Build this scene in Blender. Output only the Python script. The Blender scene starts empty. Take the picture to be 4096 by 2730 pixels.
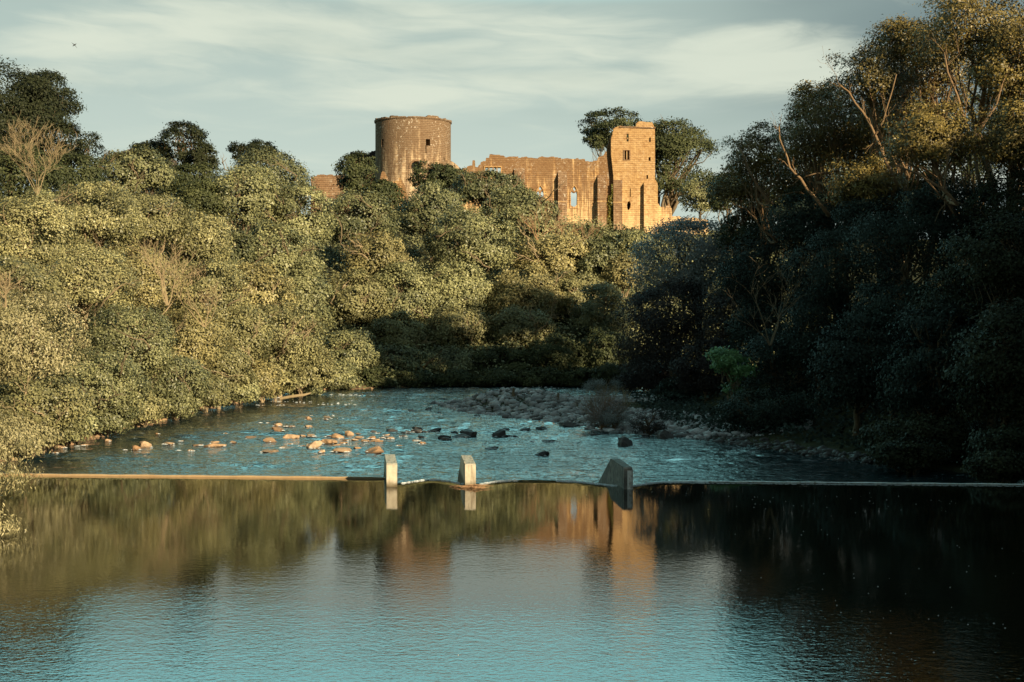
import bpy, bmesh, math, random
import numpy as np
from mathutils import Vector
from mathutils.geometry import tessellate_polygon

# ------------------------------------------------------------------ camera, sky, sun, exposure
scene = bpy.context.scene
col = scene.collection
HC = 6.0
cam_data = bpy.data.cameras.new("camera")
cam = bpy.data.objects.new("camera", cam_data)
col.objects.link(cam)
cam.location = (0, 0, HC)
cam.rotation_euler = (math.radians(90), 0, 0)
cam_data.sensor_width = 36
cam_data.lens = 1320 / 1024 * 36
cam_data.shift_y = -27 / 1024
cam_data.clip_end = 6000
scene.camera = cam

AZ = math.radians(38)      # the sun stands behind the camera, this far to the right
EL = math.radians(16)
sun_dir = Vector((math.sin(AZ) * math.cos(EL), -math.cos(AZ) * math.cos(EL), math.sin(EL)))
sun_data = bpy.data.lights.new("sun", 'SUN')
sun_data.energy = 5.0
sun_data.angle = math.radians(0.5)
sun_data.color = (1.0, 0.82, 0.55)
sun = bpy.data.objects.new("sun", sun_data)
col.objects.link(sun)
sun.location = (40, -60, 60)
sun.rotation_euler = sun_dir.to_track_quat('Z', 'Y').to_euler()

scene.view_settings.view_transform = 'Standard'
scene.view_settings.look = 'None'
scene.view_settings.exposure = 0.6
scene.view_settings.gamma = 1.0

world = bpy.data.worlds.new("World")
scene.world = world
world.use_nodes = True
wt = world.node_tree
wt.nodes.clear()


class N:
    """tiny node-tree writer"""
    def __init__(self, tree):
        self.t = tree

    def node(self, typ, **kw):
        n = self.t.nodes.new(typ)
        for k, v in kw.items():
            setattr(n, k, v)
        return n

    def link(self, a, b):
        self.t.links.new(a, b)

    def put(self, sock, v):
        if hasattr(v, 'links') or isinstance(v, bpy.types.NodeSocket):
            self.t.links.new(v, sock)
        else:
            if sock.type == 'RGBA' and len(v) == 3:
                v = (*v, 1)
            sock.default_value = v

    def math(self, op, a, b=0.0, c=None, clamp=False):
        n = self.node('ShaderNodeMath', operation=op, use_clamp=clamp)
        self.put(n.inputs[0], a)
        self.put(n.inputs[1], b)
        if c is not None:
            self.put(n.inputs[2], c)
        return n.outputs[0]

    def mix(self, f, a, b, blend='MIX'):
        n = self.node('ShaderNodeMix', data_type='RGBA', blend_type=blend)
        self.put(n.inputs[0], f)
        self.put(n.inputs[6], a)
        self.put(n.inputs[7], b)
        return n.outputs[2]

    def comb(self, x, y, z):
        n = self.node('ShaderNodeCombineXYZ')
        for i, v in enumerate((x, y, z)):
            self.put(n.inputs[i], v)
        return n.outputs[0]

    def sep(self, v):
        n = self.node('ShaderNodeSeparateXYZ')
        self.link(v, n.inputs[0])
        return n.outputs

    def noise(self, vec, scale=1.0, detail=4, rough=.5, dist=0.0):
        n = self.node('ShaderNodeTexNoise')
        self.link(vec, n.inputs['Vector'])
        n.inputs['Scale'].default_value = scale
        n.inputs['Detail'].default_value = detail
        n.inputs['Roughness'].default_value = rough
        n.inputs['Distortion'].default_value = dist
        return n.outputs[0]

    def ramp(self, f, lo, hi, a=0.0, b=1.0, smooth=True):
        n = self.node('ShaderNodeMapRange', interpolation_type='SMOOTHSTEP' if smooth else 'LINEAR')
        self.put(n.inputs[0], f)
        for i, v in zip((1, 2, 3, 4), (lo, hi, a, b)):
            n.inputs[i].default_value = v
        return n.outputs[0]


w = N(wt)
tc = w.node('ShaderNodeTexCoord')
dx, dy, dz = w.sep(tc.outputs['Generated'])
nish = w.node('ShaderNodeTexSky', sky_type='NISHITA')
nish.sun_disc = False
nish.sun_elevation = EL
nish.sun_rotation = math.pi - AZ
nish.air_density = 1.0
nish.dust_density = 2.0
STR = 0.1
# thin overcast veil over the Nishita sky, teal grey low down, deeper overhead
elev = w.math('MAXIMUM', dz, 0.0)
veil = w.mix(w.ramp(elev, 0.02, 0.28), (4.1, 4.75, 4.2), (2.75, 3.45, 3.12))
veil = w.mix(w.ramp(elev, 0.226, 0.262), veil, (5.0, 12.6, 12.8))  # bright cyan band above the frame, added for the water to reflect
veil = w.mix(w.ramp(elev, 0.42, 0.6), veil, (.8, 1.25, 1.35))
# bright band added ahead to light the water; sky behind darkened to deepen shade
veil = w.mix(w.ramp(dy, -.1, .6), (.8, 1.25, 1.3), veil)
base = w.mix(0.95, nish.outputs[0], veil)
# darker cloud bank to the right
bank_n = w.noise(w.comb(w.math('MULTIPLY', dx, 2.2), 3.1, w.math('MULTIPLY', dz, 9.0)), 1.3, 3, .5)
bank = w.math('MULTIPLY', w.ramp(w.math('ADD', dx, w.math('MULTIPLY', bank_n, 0.30)), 0.20, 0.52), w.ramp(elev, .26, .40, 1., .25))
base = w.mix(w.math('MULTIPLY', bank, 0.85), base, (1.05, 1.5, 1.6))
# streaky light cloud
sx = w.math('MULTIPLY', dx, 5.0)
sz = w.math('ADD', w.math('MULTIPLY', dz, 26.0), w.math('MULTIPLY', dx, 1.5))
warp = w.noise(w.comb(sx, 7.3, sz), 0.8, 3, .5)
cn = w.noise(w.comb(w.math('ADD', sx, w.math('MULTIPLY', warp, 1.2)), 1.7, w.math('ADD', sz, w.math('MULTIPLY', warp, 1.6))), 1.15, 7, .56)


def blob(cx, cz, rx, rz):
    a = w.math('DIVIDE', w.math('SUBTRACT', dx, cx), rx)
    b = w.math('DIVIDE', w.math('SUBTRACT', dz, cz), rz)
    d = w.math('ADD', w.math('MULTIPLY', a, a), w.math('MULTIPLY', b, b))
    return w.math('SUBTRACT', 1.0, w.math('MINIMUM', d, 1.0))


m = blob(-0.10, 0.205, 0.26, 0.036)
for args in ((-0.03, 0.165, 0.22, 0.026), (0.20, 0.185, 0.13, 0.034), (-0.28, 0.19, 0.12, .03), (0.02, 0.10, 0.3, 0.014), (0.30, 0.10, .14, .02), (-.1, .27, .3, .03), (0.1, .32, .3, .03), (-.2, .37, .4, .03)):
    m = w.math('MAXIMUM', m, w.math('MULTIPLY', blob(*args), 0.9))
cl = w.math('ADD', cn, w.math('MULTIPLY', m, 0.27))
cl = w.math('MULTIPLY', w.ramp(cl, 0.50, 0.82), w.ramp(elev, .215, .26, 1., .15))
base = w.mix(w.math('MULTIPLY', cl, 0.85), base, (4.9, 5.25, 4.35))
dk = w.ramp(w.noise(w.comb(w.math('MULTIPLY', dx, 4.0), 9.1, w.math('MULTIPLY', dz, 30.0)), 1.0, 4, .5), .5, .75)
base = w.mix(w.math('MULTIPLY', dk, 0.28), base, (2.2, 2.9, 2.65))
base = w.mix(w.ramp(dz, -0.12, -0.01), (0.3, 0.4, 0.38), base)
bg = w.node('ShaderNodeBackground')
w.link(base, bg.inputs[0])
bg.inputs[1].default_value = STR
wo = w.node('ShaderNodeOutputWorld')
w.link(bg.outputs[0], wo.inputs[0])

# ------------------------------------------------------------------ helpers
FU, CU, HU = 3033.0, 1176.5, 721.0       # the photograph as seen 2353 wide: focal length, centre column, horizon row
FS, CS, HS = 5280.0, 2048.0, 1256.0      # and 4096 wide


def U(ux, uy, Y):
    return Vector(((ux - CU) / FU * Y, Y, HC - (uy - HU) / FU * Y))


def S(sx, sy, Y):
    return Vector(((sx - CS) / FS * Y, Y, HC - (sy - HS) / FS * Y))


def onlevel(sx, sy, z):
    Y = (HC - z) * FS / (sy - HS)
    return Vector(((sx - CS) / FS * Y, Y, z))


class MB:
    def __init__(self):
        self.v = []
        self.f = []

    def add(self, vs, fs):
        n = len(self.v)
        self.v += [tuple(p) for p in vs]
        self.f += [tuple(i + n for i in f) for f in fs]
        return self

    def box(self, x0, x1, y0, y1, z0, z1):
        return self.add([(x0, y0, z0), (x1, y0, z0), (x1, y1, z0), (x0, y1, z0), (x0, y0, z1), (x1, y0, z1), (x1, y1, z1), (x0, y1, z1)],
                        [(0, 3, 2, 1), (4, 5, 6, 7), (0, 1, 5, 4), (1, 2, 6, 5), (2, 3, 7, 6), (3, 0, 4, 7)])

    def tube(self, pts, rad, sides=6):
        pts = [Vector(p) for p in pts]
        n = len(pts)
        vs, fs = [], []
        ref = Vector((0.31, 0.87, 0.38)).normalized()
        for i, p in enumerate(pts):
            t = (pts[min(i + 1, n - 1)] - pts[max(i - 1, 0)])
            if t.length < 1e-6:
                t = Vector((0, 0, 1))
            t.normalize()
            a = t.cross(ref)
            if a.length < .1:
                a = t.cross(Vector((1, 0, 0)))
            a.normalize()
            b = t.cross(a)
            for k in range(sides):
                an = 2 * math.pi * k / sides
                vs.append(p + (a * math.cos(an) + b * math.sin(an)) * rad[i])
        for i in range(n - 1):
            for k in range(sides):
                k2 = (k + 1) % sides
                fs.append((i * sides + k, i * sides + k2, (i + 1) * sides + k2, (i + 1) * sides + k))
        fs.append(tuple(range(sides))[::-1])
        fs.append(tuple((n - 1) * sides + k for k in range(sides)))
        return self.add(vs, fs)

    def build(self, name, mat, parent=None, loc=None, smooth=False):
        me = bpy.data.meshes.new(name)
        if loc is not None:
            self.v = [(x - loc[0], y - loc[1], z - loc[2]) for x, y, z in self.v]
        me.from_pydata(self.v, [], self.f)
        me.update()
        if smooth:
            me.shade_smooth()
        me.materials.append(mat)
        o = bpy.data.objects.new(name, me)
        col.objects.link(o)
        if parent is not None:
            o.parent = parent
        elif loc is not None:
            o.location = loc
        return o


def tag(o, label=None, cat=None, group=None, kind=None):
    if label:
        o['label'] = label
    if cat:
        o['category'] = cat
    if group:
        o['group'] = group
    if kind:
        o['kind'] = kind
    return o


def empty(name, loc, label, cat, group=None):
    o = bpy.data.objects.new(name, None)
    o.empty_display_size = .5
    col.objects.link(o)
    o.location = loc
    return tag(o, label, cat, group)


def quads_mesh(name, verts, nq, mat, tone=None, per=4):
    me = bpy.data.meshes.new(name)
    me.vertices.add(len(verts))
    me.vertices.foreach_set('co', verts.astype(np.float32).ravel())
    me.loops.add(nq * per)
    me.loops.foreach_set('vertex_index', np.arange(nq * per, dtype=np.int32))
    me.polygons.add(nq)
    me.polygons.foreach_set('loop_start', np.arange(0, nq * per, per, dtype=np.int32))
    me.update(calc_edges=True)
    if tone is not None:
        a = me.attributes.new('tone', 'FLOAT', 'FACE')
        a.data.foreach_set('value', tone.astype(np.float32))
    me.materials.append(mat)
    return me


def vnoise2(x, y, seed=0):
    """smooth value noise, arrays in, -1..1 out"""
    rs = np.random.RandomState(seed)
    g = rs.rand(256, 256) * 2 - 1
    xi = np.floor(x).astype(int)
    yi = np.floor(y).astype(int)
    fx = x - xi
    fy = y - yi
    fx = fx * fx * (3 - 2 * fx)
    fy = fy * fy * (3 - 2 * fy)
    a = g[xi % 256, yi % 256]
    b = g[(xi + 1) % 256, yi % 256]
    c = g[xi % 256, (yi + 1) % 256]
    d = g[(xi + 1) % 256, (yi + 1) % 256]
    return a * (1 - fx) * (1 - fy) + b * fx * (1 - fy) + c * (1 - fx) * fy + d * fx * fy


# ------------------------------------------------------------------ materials
def new_mat(name):
    m_ = bpy.data.materials.new(name)
    m_.use_nodes = True
    t = m_.node_tree
    t.nodes.clear()
    n = N(t)
    out = n.node('ShaderNodeOutputMaterial')
    return m_, n, out


def principled(n, out, colr, rough=.8, spec=.3, bump=None, bdist=.05, bstr=1.0):
    p = n.node('ShaderNodeBsdfPrincipled')
    n.put(p.inputs['Base Color'], colr)
    n.put(p.inputs['Roughness'], rough)
    p.inputs['Specular IOR Level'].default_value = spec
    if bump is not None:
        b = n.node('ShaderNodeBump')
        b.inputs['Distance'].default_value = bdist
        b.inputs['Strength'].default_value = bstr
        n.link(bump, b.inputs['Height'])
        n.link(b.outputs[0], p.inputs['Normal'])
    n.link(p.outputs[0], out.inputs[0])
    return p


def leaf_mat(name, c0, c1, rough=.45, spec=.38):
    m_, n, out = new_mat(name)
    at = n.node('ShaderNodeAttribute', attribute_name='tone')
    c = n.mix(at.outputs['Fac'], c0, c1)
    p = n.node('ShaderNodeBsdfPrincipled')
    n.put(p.inputs['Base Color'], c)
    p.inputs['Roughness'].default_value = rough
    p.inputs['Specular IOR Level'].default_value = spec
    n.link(p.outputs[0], out.inputs[0])
    return m_


LEAF = {
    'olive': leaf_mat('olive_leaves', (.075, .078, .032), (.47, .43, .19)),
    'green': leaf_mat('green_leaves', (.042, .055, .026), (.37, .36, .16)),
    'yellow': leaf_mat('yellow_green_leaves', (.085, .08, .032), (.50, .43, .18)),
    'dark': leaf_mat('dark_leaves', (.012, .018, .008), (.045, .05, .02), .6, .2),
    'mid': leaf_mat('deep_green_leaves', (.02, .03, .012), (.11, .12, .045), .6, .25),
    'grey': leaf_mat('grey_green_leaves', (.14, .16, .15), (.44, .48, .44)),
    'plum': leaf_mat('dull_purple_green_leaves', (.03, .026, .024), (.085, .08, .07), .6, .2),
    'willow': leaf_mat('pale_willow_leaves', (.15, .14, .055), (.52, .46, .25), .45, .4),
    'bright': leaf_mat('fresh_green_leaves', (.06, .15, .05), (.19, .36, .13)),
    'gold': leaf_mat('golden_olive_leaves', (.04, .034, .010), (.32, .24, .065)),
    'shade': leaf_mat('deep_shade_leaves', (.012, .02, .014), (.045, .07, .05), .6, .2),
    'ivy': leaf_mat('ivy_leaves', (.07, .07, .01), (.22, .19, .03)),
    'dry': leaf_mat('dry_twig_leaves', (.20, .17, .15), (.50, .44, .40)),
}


def bark(name, c0, c1):
    m_, n, out = new_mat(name)
    t = n.node('ShaderNodeTexCoord')
    f = n.noise(t.outputs['Object'], 3.0, 5, .6)
    principled(n, out, n.mix(f, c0, c1), .85, .2, f, .04)
    return m_


BARK = bark('grey_brown_bark', (.10, .075, .045), (.30, .22, .13))
BARKL = bark('light_tan_bark', (.20, .15, .09), (.50, .38, .22))
BARKP = bark('pale_bare_bark', (.20, .15, .08), (.46, .35, .20))
BARKO = bark('orange_lit_bark', (.12, .08, .045), (.36, .23, .12))
TWIG = bark('thin_twig_bark', (.26, .15, .08), (.50, .30, .16))


def stone_mat(name, polar=None, c1=(.40, .22, .085), c2=(.62, .40, .17), stain=(.13, .07, .035), stain_amt=.85, pale=(.72, .52, .30), z0=18., z1=30., lichen=.5, sx=1.3):
    """coursed sandstone: brick courses, rain streaks running down from the wall head, pale lichen flecks"""
    m_, n, out = new_mat(name)
    g = n.node('ShaderNodeNewGeometry')
    X, Y, Z = n.sep(g.outputs['Position'])
    if polar:
        ang = n.math('ARCTAN2', n.math('SUBTRACT', X, polar[0]), n.math('SUBTRACT', polar[1], Y))
        A = n.math('MULTIPLY', ang, polar[2])
    else:
        A = n.math('ADD', X, n.math('MULTIPLY', Y, .83))
    vec = n.comb(A, Z, 0.0)
    br = n.node('ShaderNodeTexBrick')
    n.link(vec, br.inputs['Vector'])
    br.inputs['Scale'].default_value = 1.0
    br.inputs['Brick Width'].default_value = .62
    br.inputs['Row Height'].default_value = .29
    br.inputs['Mortar Size'].default_value = .018
    br.inputs['Bias'].default_value = .1
    br.inputs['Color1'].default_value = (*c1, 1)
    br.inputs['Color2'].default_value = (*c2, 1)
    br.inputs['Mortar'].default_value = (c1[0] * .72, c1[1] * .70, c1[2] * .7, 1)
    big = n.noise(n.comb(A, 3.0, Z), .32, 5, .6)
    plain = n.mix(n.noise(n.comb(A, 6.0, Z), 1.6, 6, .7), c1, c2)
    brc = n.mix(.82, br.outputs[0], plain)
    c = n.mix(n.ramp(big, .35, .7), brc, n.mix(.5, brc, pale))
    blk = n.noise(n.comb(n.math('MULTIPLY', A, 1.4), 5.0, n.math('MULTIPLY', Z, 2.6)), 1.0, 2, .5)
    c = n.mix(n.ramp(blk, .42, .68, 0, .75), c, (c1[0] * .6, c1[1] * .5, c1[2] * .45))
    # pale, washed base and stained head
    hgt = n.ramp(Z, z0, z1, 0, 1, False)
    c = n.mix(n.ramp(n.math('ADD', hgt, n.math('MULTIPLY', big, .5)), .15, .75, .6, 0.), c, pale)
    st = n.noise(n.comb(n.math('MULTIPLY', A, sx), 1.0, n.math('MULTIPLY', Z, .09)), 1.0, 4, .6)
    st2 = n.noise(n.comb(n.math('MULTIPLY', A, 4.0), 8.0, n.math('MULTIPLY', Z, .5)), 1.0, 4, .6)
    s_ = n.math('ADD', n.math('MULTIPLY', st, .75), n.math('MULTIPLY', st2, .25))
    s_ = n.math('ADD', s_, n.math('MULTIPLY', hgt, .24))
    s_ = n.ramp(s_, .50, .65, 0, stain_amt)
    c = n.mix(s_, c, stain)
    li = n.noise(n.comb(A, 2.0, Z), 2.6, 5, .75)
    reg = n.noise(n.comb(n.math('MULTIPLY', A, .35), 4.0, n.math('MULTIPLY', Z, .12)), 1.0, 2, .5)
    lm = n.math('MULTIPLY', n.ramp(li, .57, .62), n.ramp(reg, .42, .62))
    c = n.mix(n.math('MULTIPLY', lm, lichen), c, (.70, .60, .46))
    hb = n.math('ADD', n.math('MULTIPLY', br.outputs[1], -.6), n.math('ADD', big, n.math('MULTIPLY', n.noise(vec, 3.5, 4, .6), .8)))
    principled(n, out, c, .9, .15, hb, .10)
    return m_


M_WALL = stone_mat('sandstone_wall', None, (.60, .35, .14), (.78, .50, .22), (.20, .11, .055), .85, (.90, .67, .38), 19., 31., .5, 1.3)
M_TOWER = stone_mat('stained_tower_stone', (-16.1, 215., 6.1), (.54, .37, .21), (.74, .55, .33), (.17, .105, .06), .85, (.82, .64, .42), 23., 37., .95, 1.1)
M_CTOWER = stone_mat('warm_ashlar', None, (.62, .37, .15), (.80, .52, .22), (.32, .18, .08), .5, (.90, .67, .38), 17., 33., .35, .9)
M_BUTT = stone_mat('weathered_buttress_stone', None, (.38, .23, .12), (.54, .35, .19), (.16, .09, .05), .6, (.60, .44, .28), 17., 26., .9, 1.5)
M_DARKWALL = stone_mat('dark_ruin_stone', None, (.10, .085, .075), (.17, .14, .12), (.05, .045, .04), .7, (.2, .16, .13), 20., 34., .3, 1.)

m_, n, out = new_mat('ironwork')
t = n.node('ShaderNodeTexCoord')
principled(n, out, n.mix(n.noise(t.outputs['Object'], 4), (.02, .02, .02), (.05, .045, .04)), .6, .3)
M_IRON = m_
m_, n, out = new_mat('unlit_void')  # near-black colour standing for the unlit interior of the keep
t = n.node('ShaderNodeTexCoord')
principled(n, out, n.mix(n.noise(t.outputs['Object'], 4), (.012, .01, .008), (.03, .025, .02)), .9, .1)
M_VOID = m_

# concrete of the piers: clean above, algae-brown towards the water line, streaks
m_, n, out = new_mat('pier_concrete')
g = n.node('ShaderNodeNewGeometry')
t = n.node('ShaderNodeTexCoord')
X, Y, Z = n.sep(g.outputs['Position'])
f = n.noise(g.outputs['Position'], 5.0, 6, .65)
st = n.noise(n.comb(n.math('MULTIPLY', X, 9), n.math('MULTIPLY', Y, 3), n.math('MULTIPLY', Z, 1.2)), 1.0, 4, .6)
c = n.mix(f, (.44, .37, .26), (.76, .68, .52))
c = n.mix(n.ramp(st, .48, .68, 0, .65), c, (.20, .14, .08))
c = n.mix(n.ramp(n.math('ADD', Z, n.math('MULTIPLY', f, .15)), .08, .34, .9, 0.), c, (.10, .075, .035))
principled(n, out, c, .8, .25, f, .02)
M_CONC = m_
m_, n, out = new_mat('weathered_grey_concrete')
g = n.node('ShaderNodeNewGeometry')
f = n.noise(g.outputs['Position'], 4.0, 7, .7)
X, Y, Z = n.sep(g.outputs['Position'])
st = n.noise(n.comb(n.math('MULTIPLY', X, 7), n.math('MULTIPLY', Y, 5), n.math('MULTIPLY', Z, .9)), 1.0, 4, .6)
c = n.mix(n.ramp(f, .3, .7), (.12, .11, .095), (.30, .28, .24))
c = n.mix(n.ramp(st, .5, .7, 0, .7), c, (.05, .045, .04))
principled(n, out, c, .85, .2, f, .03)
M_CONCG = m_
m_, n, out = new_mat('galvanised_steel')
g = n.node('ShaderNodeNewGeometry')
f = n.noise(g.outputs['Position'], 6.0, 5, .7)
p = principled(n, out, n.mix(n.ramp(f, .45, .7), (.85, .83, .76), (.30, .22, .14)), .5, .5)
M_STEEL = m_
m_, n, out = new_mat('wet_weir_edge')
g = n.node('ShaderNodeNewGeometry')
f = n.noise(g.outputs['Position'], 3.0, 6, .7)
principled(n, out, n.mix(f, (.28, .17, .08), (.60, .42, .22)), .5, .4, f, .01)
M_EDGE = m_

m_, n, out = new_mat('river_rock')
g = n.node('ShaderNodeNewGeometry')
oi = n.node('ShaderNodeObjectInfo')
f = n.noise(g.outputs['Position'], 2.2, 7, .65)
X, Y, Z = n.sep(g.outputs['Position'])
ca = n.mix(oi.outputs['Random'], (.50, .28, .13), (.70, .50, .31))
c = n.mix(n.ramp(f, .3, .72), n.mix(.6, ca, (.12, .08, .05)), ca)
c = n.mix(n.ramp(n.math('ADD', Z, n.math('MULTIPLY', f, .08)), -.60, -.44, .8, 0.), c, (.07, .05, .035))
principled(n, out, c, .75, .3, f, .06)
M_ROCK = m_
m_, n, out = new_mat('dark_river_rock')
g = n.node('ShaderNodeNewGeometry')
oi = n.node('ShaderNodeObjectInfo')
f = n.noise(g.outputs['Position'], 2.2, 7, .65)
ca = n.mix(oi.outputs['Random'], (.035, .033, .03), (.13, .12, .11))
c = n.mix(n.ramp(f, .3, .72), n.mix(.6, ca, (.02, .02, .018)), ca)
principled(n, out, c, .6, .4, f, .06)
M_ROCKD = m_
m_, n, out = new_mat('gravel_stone')
at = n.node('ShaderNodeAttribute', attribute_name='tone')
g = n.node('ShaderNodeNewGeometry')
f = n.noise(g.outputs['Position'], 6.0, 4, .6)
c = n.mix(at.outputs['Fac'], (.20, .205, .205), (.76, .76, .74))
c = n.mix(n.math('MULTIPLY', f, .5), c, (.16, .12, .09))
principled(n, out, c, .75, .3)
M_GRAVEL = m_

# ground: dark leaf litter and soil, paler gravel near the water
m_, n, out = new_mat('woodland_ground')
g = n.node('ShaderNodeNewGeometry')
X, Y, Z = n.sep(g.outputs['Position'])
f = n.noise(g.outputs['Position'], .8, 8, .65)
f2 = n.noise(g.outputs['Position'], 5., 6, .7)
c = n.mix(n.ramp(f, .3, .7), (.025, .028, .012), (.07, .065, .03))
gr = n.mix(n.ramp(f2, .35, .65), (.16, .10, .06), (.40, .27, .16))
c = n.mix(n.math('MULTIPLY', n.ramp(n.math('ADD', Z, n.math('MULTIPLY', f, .4)), -.45, .05, 1, 0), n.ramp(X, -12., -6., 1, 0)), c, gr)
principled(n, out, c, .95, .1, f2, .15)
M_GROUND = m_


def water_mat(name, deep, r, ior, layers, dist, foam=None, patch=None):
    """dark peaty water; the ripples are real-world-scale bump layers (wavelength, weight, stretch along x)"""
    m_, n, out = new_mat(name)
    g = n.node('ShaderNodeNewGeometry')
    X, Y, Z = n.sep(g.outputs['Position'])
    h = None
    for (wl, wt_, stx, sd) in layers:
        v = n.comb(n.math('DIVIDE', X, wl * stx), n.math('DIVIDE', Y, wl), sd)
        a = n.math('MULTIPLY', n.noise(v, 1.0, 2, .5, .3), wt_)
        h = a if h is None else n.math('ADD', h, a)
    if patch:
        pn = n.noise(n.comb(n.math('DIVIDE', X, patch[0]), n.math('DIVIDE', Y, patch[1]), 3.3), 1.0, 3, .55)
        # the water is glassier just above the weir, more ruffled nearer the bridge
        near = n.ramp(Y, patch[3], patch[4], 1.0, patch[5], True)
        h = n.math('MULTIPLY', h, n.math('MULTIPLY', n.ramp(pn, .35, .68, patch[2], 1.0), near))
    p = n.node('ShaderNodeBsdfPrincipled')
    c = deep
    ro = r
    if foam:
        fn = n.noise(n.comb(n.math('DIVIDE', X, foam[0] * 2.5), n.math('DIVIDE', Y, foam[0]), 8.), 1.0, 5, .7)
        big = n.noise(n.comb(n.math('DIVIDE', X, 9.), n.math('DIVIDE', Y, 5.), 2.), 1.0, 2, .5)
        fm = n.math('MULTIPLY', n.ramp(fn, foam[1], foam[1] + .07), n.ramp(big, .42, .6))
        c = n.mix(fm, deep, (.6, .68, .68))
        ro = n.math('ADD', r, n.math('MULTIPLY', fm, .5))
    n.put(p.inputs['Base Color'], c)
    n.put(p.inputs['Roughness'], ro)
    p.inputs['IOR'].default_value = ior
    b = n.node('ShaderNodeBump')
    b.inputs['Distance'].default_value = dist
    n.link(h, b.inputs['Height'])
    n.link(b.outputs[0], p.inputs['Normal'])
    n.link(p.outputs[0], out.inputs[0])
    return m_


M_POOL = water_mat('calm_pool_water', (.006, .006, .003), .02, 1.72,
                   [(.06, .45, 1.3, 1.), (.15, .8, 1.3, 4.), (.45, .5, 1.4, 9.)], .0085, patch=(9., 5., .5, 20., 37., .12))
M_RIVER = water_mat('rippling_river_water', (.008, .022, .026), .04, 1.7,
                    [(.12, .5, 2.2, 1.), (.4, 1.2, 2.0, 4.)], .085, foam=(.22, .615))

# ------------------------------------------------------------------ terrain
WL = -0.6   # water level below the weir; the pool above it is at z = 0
RIV = np.array([(-22, -60), (-21.5, 10), (-21, 30), (-21.5, 50), (-23, 60), (-22.5, 66), (-22, 81), (-21.4, 91), (-19.6, 107), (-15.7, 115), (-5, 120), (8, 121), (25, 125),
                (45, 136), (80, 162), (150, 175), (260, 190), (260, 170), (150, 156), (90, 145), (60, 128), (30, 112), (12, 106), (2, 103.5), (-5, 97), (-2.5, 89), (3, 80.5),
                (5.5, 75), (8, 72), (11, 68), (14.2, 60.5), (18, 55.5), (21, 50), (22, 30), (23, 10), (23, -60)], float)


def river_sd(x, y):
    """distance outside the river (positive on land, negative in the water)"""
    x = np.asarray(x, float)
    y = np.asarray(y, float)
    d = np.full(x.shape, 1e9)
    ins = np.zeros(x.shape, bool)
    n_ = len(RIV)
    for i in range(n_):
        ax, ay = RIV[i]
        bx, by = RIV[(i + 1) % n_]
        ex, ey = bx - ax, by - ay
        t_ = np.clip(((x - ax) * ex + (y - ay) * ey) / (ex * ex + ey * ey), 0, 1)
        d = np.minimum(d, np.hypot(x - ax - t_ * ex, y - ay - t_ * ey))
        c_ = ((ay > y) != (by > y))
        with np.errstate(divide='ignore', invalid='ignore'):
            xc = ax + (y - ay) * ex / (ey if ey != 0 else 1e-9)
        ins ^= c_ & (x < xc)
    return np.where(ins, -d, d)


def ground_z(x, y):
    x = np.asarray(x, float)
    y = np.asarray(y, float)
    d = river_sd(x, y)
    wl = np.where(y < 47.5, 0.0, WL)
    a = np.clip((x + 5) / 10, 0, 1) * np.clip((118 - y + (x - 0) * .5) / 8, 0, 1)   # right bank side
    left = np.minimum(np.maximum(d - .8, 0) * .60, 17.5 + 0.02 * d)
    far = np.minimum(np.maximum(d - .8, 0) * .29, 19.0 + 0.002 * np.abs(d))
    f_ = np.clip((y - 95) / 40, 0, 1) * np.clip((x + 60) / 30, 0, 1)
    lf = left * (1 - f_) + far * f_
    right = np.minimum(np.maximum(d - 4.5, 0) * .42, 12 + 0.02 * d)
    right = right * np.clip(np.maximum((x - 13) / 10, (70 - y) / 6), 0, 1)
    rise = lf * (1 - a) + right * a
    z = np.where(d > 0, wl + np.where((x < 14) & (y > 66) & (y < 112) & (x > -8), .03, .07) * np.minimum(d, 6) + rise, wl + np.maximum(d * .5, -1.5))
    z = z + np.where(d > 3, np.clip((rise - .1) / .8, 0, 1) * (vnoise2(x / 9, y / 9, 3) * .8 + vnoise2(x / 3, y / 3, 4) * .3) * np.clip((d - 3) / 8, 0, 1), vnoise2(x / 2., y / 2., 5) * .06)
    z = z + 4.8 * np.exp(-((x + 16) ** 2 / 260 + (y - 214) ** 2 / 220))
    return z


def gz(x, y):
    return float(ground_z(np.array([x]), np.array([y]))[0])


def axis(lo, hi, step, far, grow=1.25):
    a = list(np.arange(lo, hi + .01, step))
    s_ = step
    while a[-1] < far:
        s_ *= grow
        a.append(a[-1] + s_)
    s_ = step
    while a[0] > -far:
        s_ *= grow
        a.insert(0, a[0] - s_)
    return np.array(a)


def grid_mesh(name, xs, ys, zf, mat, smooth=True):
    X_, Y_ = np.meshgrid(xs, ys)
    Z_ = zf(X_, Y_)
    V = np.stack([X_, Y_, Z_], -1).reshape(-1, 3)
    nx, ny = len(xs), len(ys)
    i = np.arange((nx - 1) * (ny - 1))
    r, c_ = i // (nx - 1), i % (nx - 1)
    b = r * nx + c_
    Q = np.stack([b, b + 1, b + nx + 1, b + nx], -1)
    me = bpy.data.meshes.new(name)
    me.vertices.add(len(V))
    me.vertices.foreach_set('co', V.astype(np.float32).ravel())
    me.loops.add(Q.size)
    me.loops.foreach_set('vertex_index', Q.astype(np.int32).ravel())
    me.polygons.add(len(Q))
    me.polygons.foreach_set('loop_start', np.arange(0, Q.size, 4, dtype=np.int32))
    me.update(calc_edges=True)
    if smooth:
        me.shade_smooth()
    me.materials.append(mat)
    o = bpy.data.objects.new(name, me)
    col.objects.link(o)
    return o


gx = axis(-80, 80, 1.0, 1500)
gy = axis(-30, 240, 1.25, 1500)
tag(grid_mesh('ground', gx, gy, ground_z, M_GROUND), kind='structure')

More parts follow.
